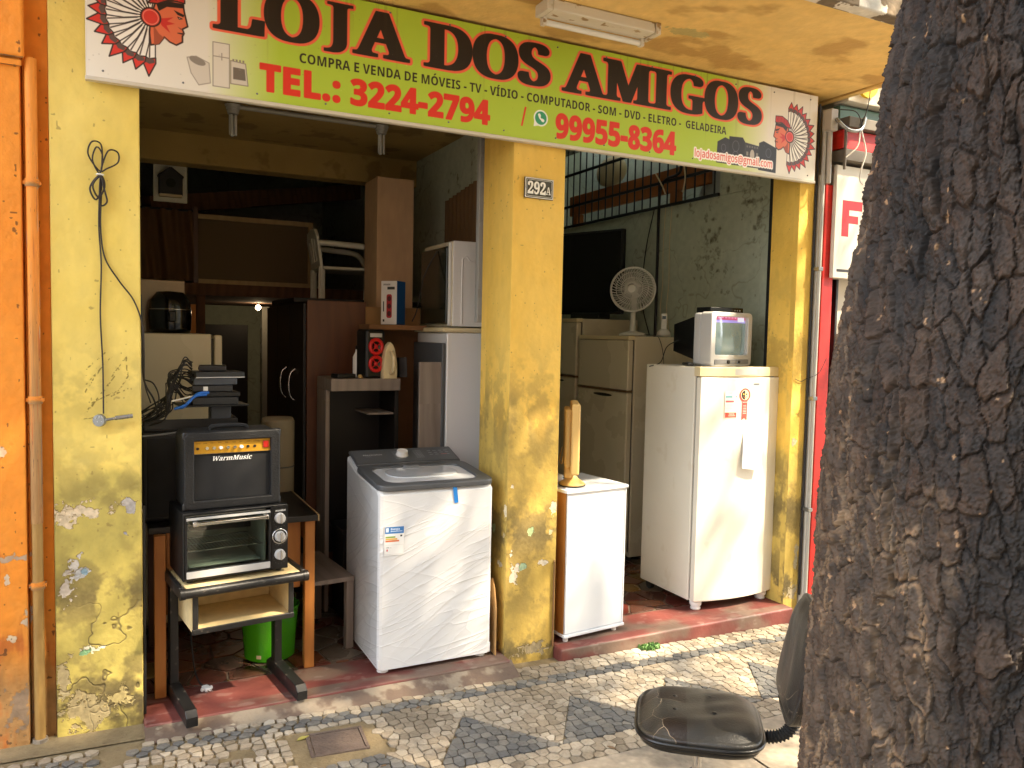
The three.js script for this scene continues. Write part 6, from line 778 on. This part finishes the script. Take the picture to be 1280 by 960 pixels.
  for (let k = 0; k < 5; k++) { const an = k / 5 * 6.283 + 0.3; part(t, 'base_leg', T(T(shapeXY([[0, 0.03], [0.26, 0.0], [0.27, 0.02], [0.02, 0.075], [0, 0.075]], 0.036, 0.004).translate(0, 0, -0.018), 0, 0, 0, 0, an), 0, 0.05, 0), 'black_plastic'); const c = part(t, 'castor', T(mg(T(new THREE.CylinderGeometry(0.024, 0.024, 0.014, 18), 0, 0, 0.012, Math.PI / 2), T(new THREE.CylinderGeometry(0.024, 0.024, 0.014, 18), 0, 0, -0.012, Math.PI / 2)), 0.255 * Math.cos(-an), 0.025, 0.255 * Math.sin(-an), 0, an), 'rubber'); }
  // white tubular chair frame and red plastic stool behind, mostly hidden by the trunk
  mat('white_tube', { c: 0xc9c6bb, roughness: 0.45 }); mat('red_plastic', { c: 0xc01a14, roughness: 0.35 });
  const w = thing('tube_stool', 'white bent tube stool with red seat half hidden by the tree trunk', 'stool', [2.98, pavY(2.98), 1.2], 0.5); part(w, 'frame', mg(tube([[-0.2, 0.0, 0.14], [-0.17, 0.25, 0.13], [-0.13, 0.42, 0.12]], 0.012, 20, 8), tube([[0.2, 0.0, 0.14], [0.17, 0.25, 0.13], [0.13, 0.42, 0.12]], 0.012, 20, 8), tube([[-0.2, 0.0, -0.14], [-0.17, 0.25, -0.13], [-0.13, 0.42, -0.12]], 0.012, 20, 8), tube([[0.2, 0.0, -0.14], [0.17, 0.25, -0.13], [0.13, 0.42, -0.12]], 0.012, 20, 8)), 'white_tube'); part(w, 'seat', T(lathe([[0.001, 0.02], [0.15, 0.02], [0.165, 0.03], [0.165, 0.05], [0.15, 0.06], [0.001, 0.06]], 36), 0, 0.41, 0), 'red_plastic'); part(w, 'foot_ring', T(new THREE.TorusGeometry(0.2, 0.01, 8, 40), 0, 0.12, 0, Math.PI / 2), 'white_tube');
}
// ---- small living and fallen things
{
  const leafM = mat('weed_green', { c: [0.07, 0.16, 0.03], roughness: 0.7 }), w = thing('pavement_weed', 'low green weed tuft growing at the foot of the step', 'weed', [2.665, pavY(2.665) - 0.004, 0.1]), gs = [];
  for (let i = 0; i < 260; i++) { const a = rnd() * 6.283, r = 0.055 * Math.sqrt(rnd()), g = new THREE.PlaneGeometry(0.008, 0.018, 1, 2); T(g, 1.2 * r * Math.cos(a), 0.006 + 0.014 * rnd(), 0.7 * r * Math.sin(a), -1.0 * rnd(), rnd() * 6.283, rr(-0.6, 0.6)); gs.push(g); } part(w, 'foliage', mg(gs), leafM);
  const lm = mat('dry_leaf', { c: [0.3, 0.27, 0.06], roughness: 0.7 }); const leaf = (l, x, z, s, m, ry) => { const g = shapeXY([[0, 0], [0.35, 0.25], [0.8, 0.28], [1.2, 0.1], [1.5, -0.02], [1.1, -0.2], [0.6, -0.27], [0.2, -0.14]].map(([a, b]) => [a * s, b * s]), 0.0015, 0.0003); const p = g.attributes.position; for (let i = 0; i < p.count; i++) p.setZ(i, p.getZ(i) + 0.3 * s * Math.pow(Math.abs(p.getY(i)) / s, 1.6)); g.computeVertexNormals(); g.rotateX(-Math.PI / 2); solo('fallen_leaf', l, 'leaf', g, m, [x, pavY(x) + 0.001, z], ry); };
  leaf('yellow green fallen leaf beside the inspection cover', 0.67, 0.40, 0.04, lm, 0.4); leaf('brown dry leaf on the light stones at the mosaic edge', 1.86, 0.965, 0.028, mat('brown_leaf', { c: [0.16, 0.09, 0.04], roughness: 0.8 }), 2.1); leaf('small pale fallen leaf near the orange wall', 0.13, 0.11, 0.02, lm, 1.2);
  for (const [x, z, s, ry] of [[1.22, 0.31, 0.016, 0.5], [2.2, 0.62, 0.02, 2.4], [0.42, 0.5, 0.018, 1.1], [1.5, 0.16, 0.014, 4.0], [2.42, 0.93, 0.018, 5.1], [0.95, 0.72, 0.016, 3.3], [3.0, 0.3, 0.02, 0.9]]) { leaf('small dry brown leaf lying on the stone mosaic', x, z, s, M.brown_leaf, ry); scene.children[scene.children.length - 1].userData.group = 'dry leaves on the pavement'; }
  solo('stone_chip', 'pale broken stone chip beside the pale yellow pillar', 'stone', new THREE.IcosahedronGeometry(0.014, 1).scale(1.3, 0.7, 1), lightStone[1], [0.165, pavY(0.165) + 0.006, 0.1]);
}
// ---- unseen houses added across the street, made tall to close the low sky
{
  mat('far_pink', { c: 0xb99680, roughness: 0.9, bumpMap: bumpPlaster, bumpScale: 0.004 }); mat('far_ochre', { c: 0xb8a06c, roughness: 0.9 }); mat('far_cream', { c: 0xb8ad96, roughness: 0.9 });
  for (const [x0, x1, h, m, l] of [[-24, -9, 12.5, 'far_cream', 'added cream narrow house across the street behind the camera'], [-8.9, 1.2, 14, 'far_pink', 'added pink four storey house across the street behind the camera'], [1.3, 11, 12.8, 'far_ochre', 'added ochre house across the street behind the camera'], [11.1, 26, 13.5, 'far_cream', 'added long cream house across the street behind the camera']]) {
    const t = thing('added_street_house', l, 'building', [0, 0, 0], 0, 'added houses across the street'); part(t, 'wall', bb(x0, x1, -0.3, h, 14.5, 20, 0.02), m);
    for (let y = 1.2; y < h - 1.6; y += 3) for (let x = x0 + 1.2; x < x1 - 1.5; x += 2.4) { const w = part(t, 'window', bb(x, x + 1.1, y, y + 1.4, 14.44, 14.5, 0.01), 'white_wall'); part(w, 'pane', bb(x + 0.08, x + 1.02, y + 0.08, y + 1.32, 14.425, 14.439, 0.004), 'dark_glass'); }
  }
  struct('far_pavement', bb(-60, 60, -0.4, -0.12, 13, 14.6, 0.02), 'concrete');
}
const CROWN = { n: 44000, R: 6.4, dx: 2.4, dz: 0.7, gap: 0.33 };
// ---- street tree: furrowed trunk in real relief, limbs and a shading crown above the frame
{
  const CX = 1.703, CZ = 2.572, rx = 0.894, rz = 0.448;
  const keys = [[-0.15, 0.50, 0], [0.1, 0.405, 0], [0.4, 0.358, 0], [0.75, 0.339, 0], [1.1, 0.333, 0], [1.57, 0.318, 0], [2.0, 0.281, 0.012], [2.4, 0.254, 0.04], [3.2, 0.235, 0.12], [4.6, 0.21, 0.2]];
  const at = (y) => { let i = 0; while (i < keys.length - 2 && y > keys[i + 1][0]) i++; const a = keys[i], b = keys[i + 1], t = clamp((y - a[0]) / (b[0] - a[0])); return [lerp(a[1], b[1], t), lerp(a[2], b[2], t)]; };
  const rows = []; for (let i = 0; i < 40; i++) rows.push(-0.15 + 0.78 * i / 40); for (let i = 0; i < 700; i++) rows.push(0.63 + 1.9 * i / 700); for (let i = 0; i <= 50; i++) rows.push(2.53 + 2.07 * i / 50);
  const camA = Math.atan2(3.64 - CZ, 0 - CX), cols = []; for (let i = 0; i < 500; i++) cols.push(camA - 1.85 + 3.7 * i / 500); for (let i = 0; i < 90; i++) cols.push(camA + 1.85 + (2 * Math.PI - 3.7) * i / 90);
  const nC = cols.length, nR = rows.length, pos = new Float32Array(nC * nR * 3), col = new Float32Array(nC * nR * 3), uv = new Float32Array(nC * nR * 2);
  const bark = (s, y) => {
    const rag = 0.02 * (fbm(s * 60, y * 34, 4, 951) - 0.5), wx = 0.06 * (fbm(s * 5, y * 2.4, 3, 950) - 0.5) + 0.022 * (fbm(s * 20, y * 11, 3, 953) - 0.5) + rag, S = s + wx - 0.06 * y, wy = y + 0.08 * (fbm(s * 9, y * 5, 3, 956) - 0.5) + 1.2 * rag;
    const [f1, f2, id] = worley(S / 0.036, wy / 0.105, 960), [g1, g2, id2] = worley(S / 0.021 + 0.2, wy / 0.031, 964), [k1, k2, id3] = worley(S / 0.009, wy / 0.0125, 966);
    const big = sstep(0.015, 0.11, f2 - f1), small = sstep(0.0, 0.09, g2 - g1), tiny = sstep(0.0, 0.25, k2 - k1);
    const furrow = Math.pow(1 - Math.abs(2 * fbm(S * 5.5, wy * 1.5, 4, 968) - 1), 5);
    const ter = fbm(S * 27, wy * 10, 4, 972) * 6, tf = ter - Math.floor(ter), terrace = (Math.floor(ter) + sstep(0.0, 0.14, tf)) / 6;
    const rid = 1 - Math.abs(2 * fbm(S * 80, wy * 60, 3, 976) - 1), fine = 1 - rid * rid, micro = vn(S * 330, wy * 260, 981);
    const h = big * (0.005 + 0.0075 * id) + 0.005 * fbm(S * 95, wy * 14, 3, 983) + 0.0036 * small * (0.3 + id2) * (0.4 + 0.6 * big) + 0.003 * tiny * (0.3 + id3) + 0.017 * terrace + 0.0045 * fine + 0.0028 * micro - 0.016 * sstep(0.45, 0.9, furrow);
    const edge = sstep(0.05, 0.12, f2 - f1) * sstep(0.34, 0.14, f2 - f1);
    return [h, id, id2, edge, small, terrace, fine];
  };
  for (let j = 0; j < nR; j++) for (let i = 0; i < nC; i++) {
    const y = rows[j], th = cols[i], [R, sh] = at(y), s = (th - camA) * 0.36, o = (j * nC + i);
    const lobe = 1 + 0.018 * Math.sin(th * 3 + 1) + 0.014 * Math.sin(th * 5 + y * 1.3) + (y < 0.5 ? 0.08 * (0.5 - y) * Math.sin(th * 5 + 2) : 0);
    // wrap the pattern's seam behind the trunk
    const e = bark(s, y), r = R * lobe + e[0] - 0.016;
    pos[o * 3] = CX + rx * sh + r * Math.cos(th); pos[o * 3 + 1] = y; pos[o * 3 + 2] = CZ + rz * sh + r * Math.sin(th); uv[o * 2] = s; uv[o * 2 + 1] = y;
    const tone = fbm(s * 5, y * 3, 4, 985), g2 = fbm(s * 40, y * 26, 3, 988), g3 = fbm(s * 14, y * 9, 4, 990);
    let c = mix([0.011, 0.009, 0.0075], [0.032, 0.0255, 0.0205], sstep(0.3, 0.75, tone * 0.5 + g2 * 0.5)); c = mix(c, [0.036, 0.022, 0.0135], sstep(0.48, 0.64, g3) * 0.7); c = mul(c, (0.55 + 0.7 * e[2]) * (0.72 + 0.56 * e[1]) * (0.6 + 0.8 * hash(i, j, 5)));
    // lighter brown, side light painted in at lower right, ragged limit; pale fresh flakes
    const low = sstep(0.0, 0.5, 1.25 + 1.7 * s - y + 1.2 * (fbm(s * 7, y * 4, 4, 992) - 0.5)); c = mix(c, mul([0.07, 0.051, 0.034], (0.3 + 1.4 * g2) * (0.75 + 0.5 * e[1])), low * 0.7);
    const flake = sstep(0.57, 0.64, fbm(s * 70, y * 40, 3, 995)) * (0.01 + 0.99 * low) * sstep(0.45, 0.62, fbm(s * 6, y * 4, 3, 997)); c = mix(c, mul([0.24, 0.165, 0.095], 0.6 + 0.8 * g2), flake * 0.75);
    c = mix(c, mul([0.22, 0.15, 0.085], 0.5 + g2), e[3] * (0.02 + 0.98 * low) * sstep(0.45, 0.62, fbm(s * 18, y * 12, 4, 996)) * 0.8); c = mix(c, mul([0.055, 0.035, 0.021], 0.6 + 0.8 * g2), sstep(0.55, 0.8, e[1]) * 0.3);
    const fresh = sstep(0.83, 0.845, fbm(s * 60, y * 36, 3, 998)); c = mix(c, [0.4, 0.25, 0.13], fresh * 0.7);
    const st = segD(s, y, [-0.245, 1.05], [-0.25, 0.6]); if (y < 1.15) c = mix(c, [0.26, 0.12, 0.035], 0.7 * sstep(0.014, 0.004, st + 0.012 * (g2 - 0.5)));
    const bl = sstep(0.1, 0.03, Math.hypot((s + 0.325) * 1.6, (y - 0.92) * 0.45) + 0.08 * (g3 - 0.5)); c = mix(c, [0.05, 0.062, 0.066], bl * 0.6);
    col[o * 3] = c[0]; col[o * 3 + 1] = c[1]; col[o * 3 + 2] = c[2];
  }
  const idx = new Uint32Array(nC * (nR - 1) * 6); let q = 0; for (let j = 0; j < nR - 1; j++) for (let i = 0; i < nC; i++) { const a = j * nC + i, b = j * nC + (i + 1) % nC, c = a + nC, d = b + nC; idx[q++] = a; idx[q++] = c; idx[q++] = b; idx[q++] = b; idx[q++] = c; idx[q++] = d; }
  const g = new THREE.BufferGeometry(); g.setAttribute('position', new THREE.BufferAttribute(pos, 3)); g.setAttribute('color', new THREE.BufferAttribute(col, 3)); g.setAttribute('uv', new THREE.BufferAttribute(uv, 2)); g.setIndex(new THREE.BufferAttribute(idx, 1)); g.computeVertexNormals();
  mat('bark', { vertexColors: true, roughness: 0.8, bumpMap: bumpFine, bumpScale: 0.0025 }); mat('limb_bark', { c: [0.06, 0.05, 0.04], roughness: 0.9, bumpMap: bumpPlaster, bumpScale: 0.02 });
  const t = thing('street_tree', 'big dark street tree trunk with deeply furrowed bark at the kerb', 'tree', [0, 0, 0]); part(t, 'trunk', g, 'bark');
  const top = V(CX + rx * 0.2, 4.4, CZ + rz * 0.2), ends = []; const limb = (a, b, r0, r1) => { const m = a.clone().lerp(b, 0.5).add(V(rr(-0.2, 0.2), 0.25, rr(-0.2, 0.2))), c = new THREE.QuadraticBezierCurve3(a, m, b), tg = new THREE.TubeGeometry(c, 14, r0, 8), p = tg.attributes.position; for (let i = 0; i <= 14; i++) { const ce = c.getPointAt(i / 14), k = lerp(1, r1 / r0, i / 14); for (let j = 0; j <= 8; j++) { const o = i * 9 + j; p.setXYZ(o, ce.x + (p.getX(o) - ce.x) * k, ce.y + (p.getY(o) - ce.y) * k, ce.z + (p.getZ(o) - ce.z) * k); } } tg.computeVertexNormals(); part(t, 'limb', tg, 'limb_bark'); };
  for (let k = 0; k < 9; k++) { const a = k / 9 * 6.283 + 0.3, L = rr(2.2, 3.6), e = V(top.x + L * Math.cos(a), rr(5.6, 7.2), top.z + L * Math.sin(a)); limb(top.clone(), e, 0.13, 0.05); ends.push(e); for (let m = 0; m < 3; m++) { const e2 = e.clone().add(V(rr(-1.6, 1.6), rr(0.1, 1.2), rr(-1.6, 1.6))); limb(e.clone(), e2, 0.05, 0.015); ends.push(e2); } }
  // leaves: clumps round the twigs
  const leaf = new THREE.BufferGeometry(); leaf.setAttribute('position', new THREE.Float32BufferAttribute([0, 0, 0, 0.5, 0.1, 0.22, 1, 0, 0, 0, 0, 0, 1, 0, 0, 0.5, 0.1, -0.22], 3)); leaf.computeVertexNormals(); leaf.setAttribute('uv', new THREE.Float32BufferAttribute(new Array(12).fill(0), 2));
  mat('leaf_green', { c: [0.055, 0.11, 0.025], roughness: 0.6, transmission: 0, side: THREE.DoubleSide });
  const N = CROWN.n, im = new THREE.InstancedMesh(leaf, M.leaf_green, N), mm = new THREE.Matrix4(), qq = new THREE.Quaternion();
  for (let i = 0; i < N; i++) {
    let p; if (rnd() < 0.45) { const e = ends[Math.floor(rnd() * ends.length)]; const d = V(rr(-1, 1), rr(-0.7, 0.7), rr(-1, 1)).multiplyScalar(0.75 * Math.cbrt(rnd()) + 0.1); p = e.clone().add(d); } else { const a = rnd() * 6.283, R = CROWN.R * Math.sqrt(rnd()); p = V(top.x + CROWN.dx + R * Math.cos(a), 5.4 + 2.4 * rnd() * (1 - 0.5 * (R / CROWN.R) ** 2), top.z + CROWN.dz + R * Math.sin(a)); if (fbm(p.x * 0.9, p.z * 0.9, 3, 777) < CROWN.gap) p.y += 20000; }
    if (p.y > 9000) { i--; continue; }
    qq.setFromEuler(new THREE.Euler(rr(-0.7, 0.7), rnd() * 6.283, rr(-0.6, 0.6))); const s = rr(0.12, 0.22); mm.compose(p, qq, V(s, s, s)); im.setMatrixAt(i, mm);
  }
  im.name = 'crown'; im.castShadow = true; im.receiveShadow = true; t.add(im); im.userData.kind = 'stuff';
}
renderer.render(scene, camera);
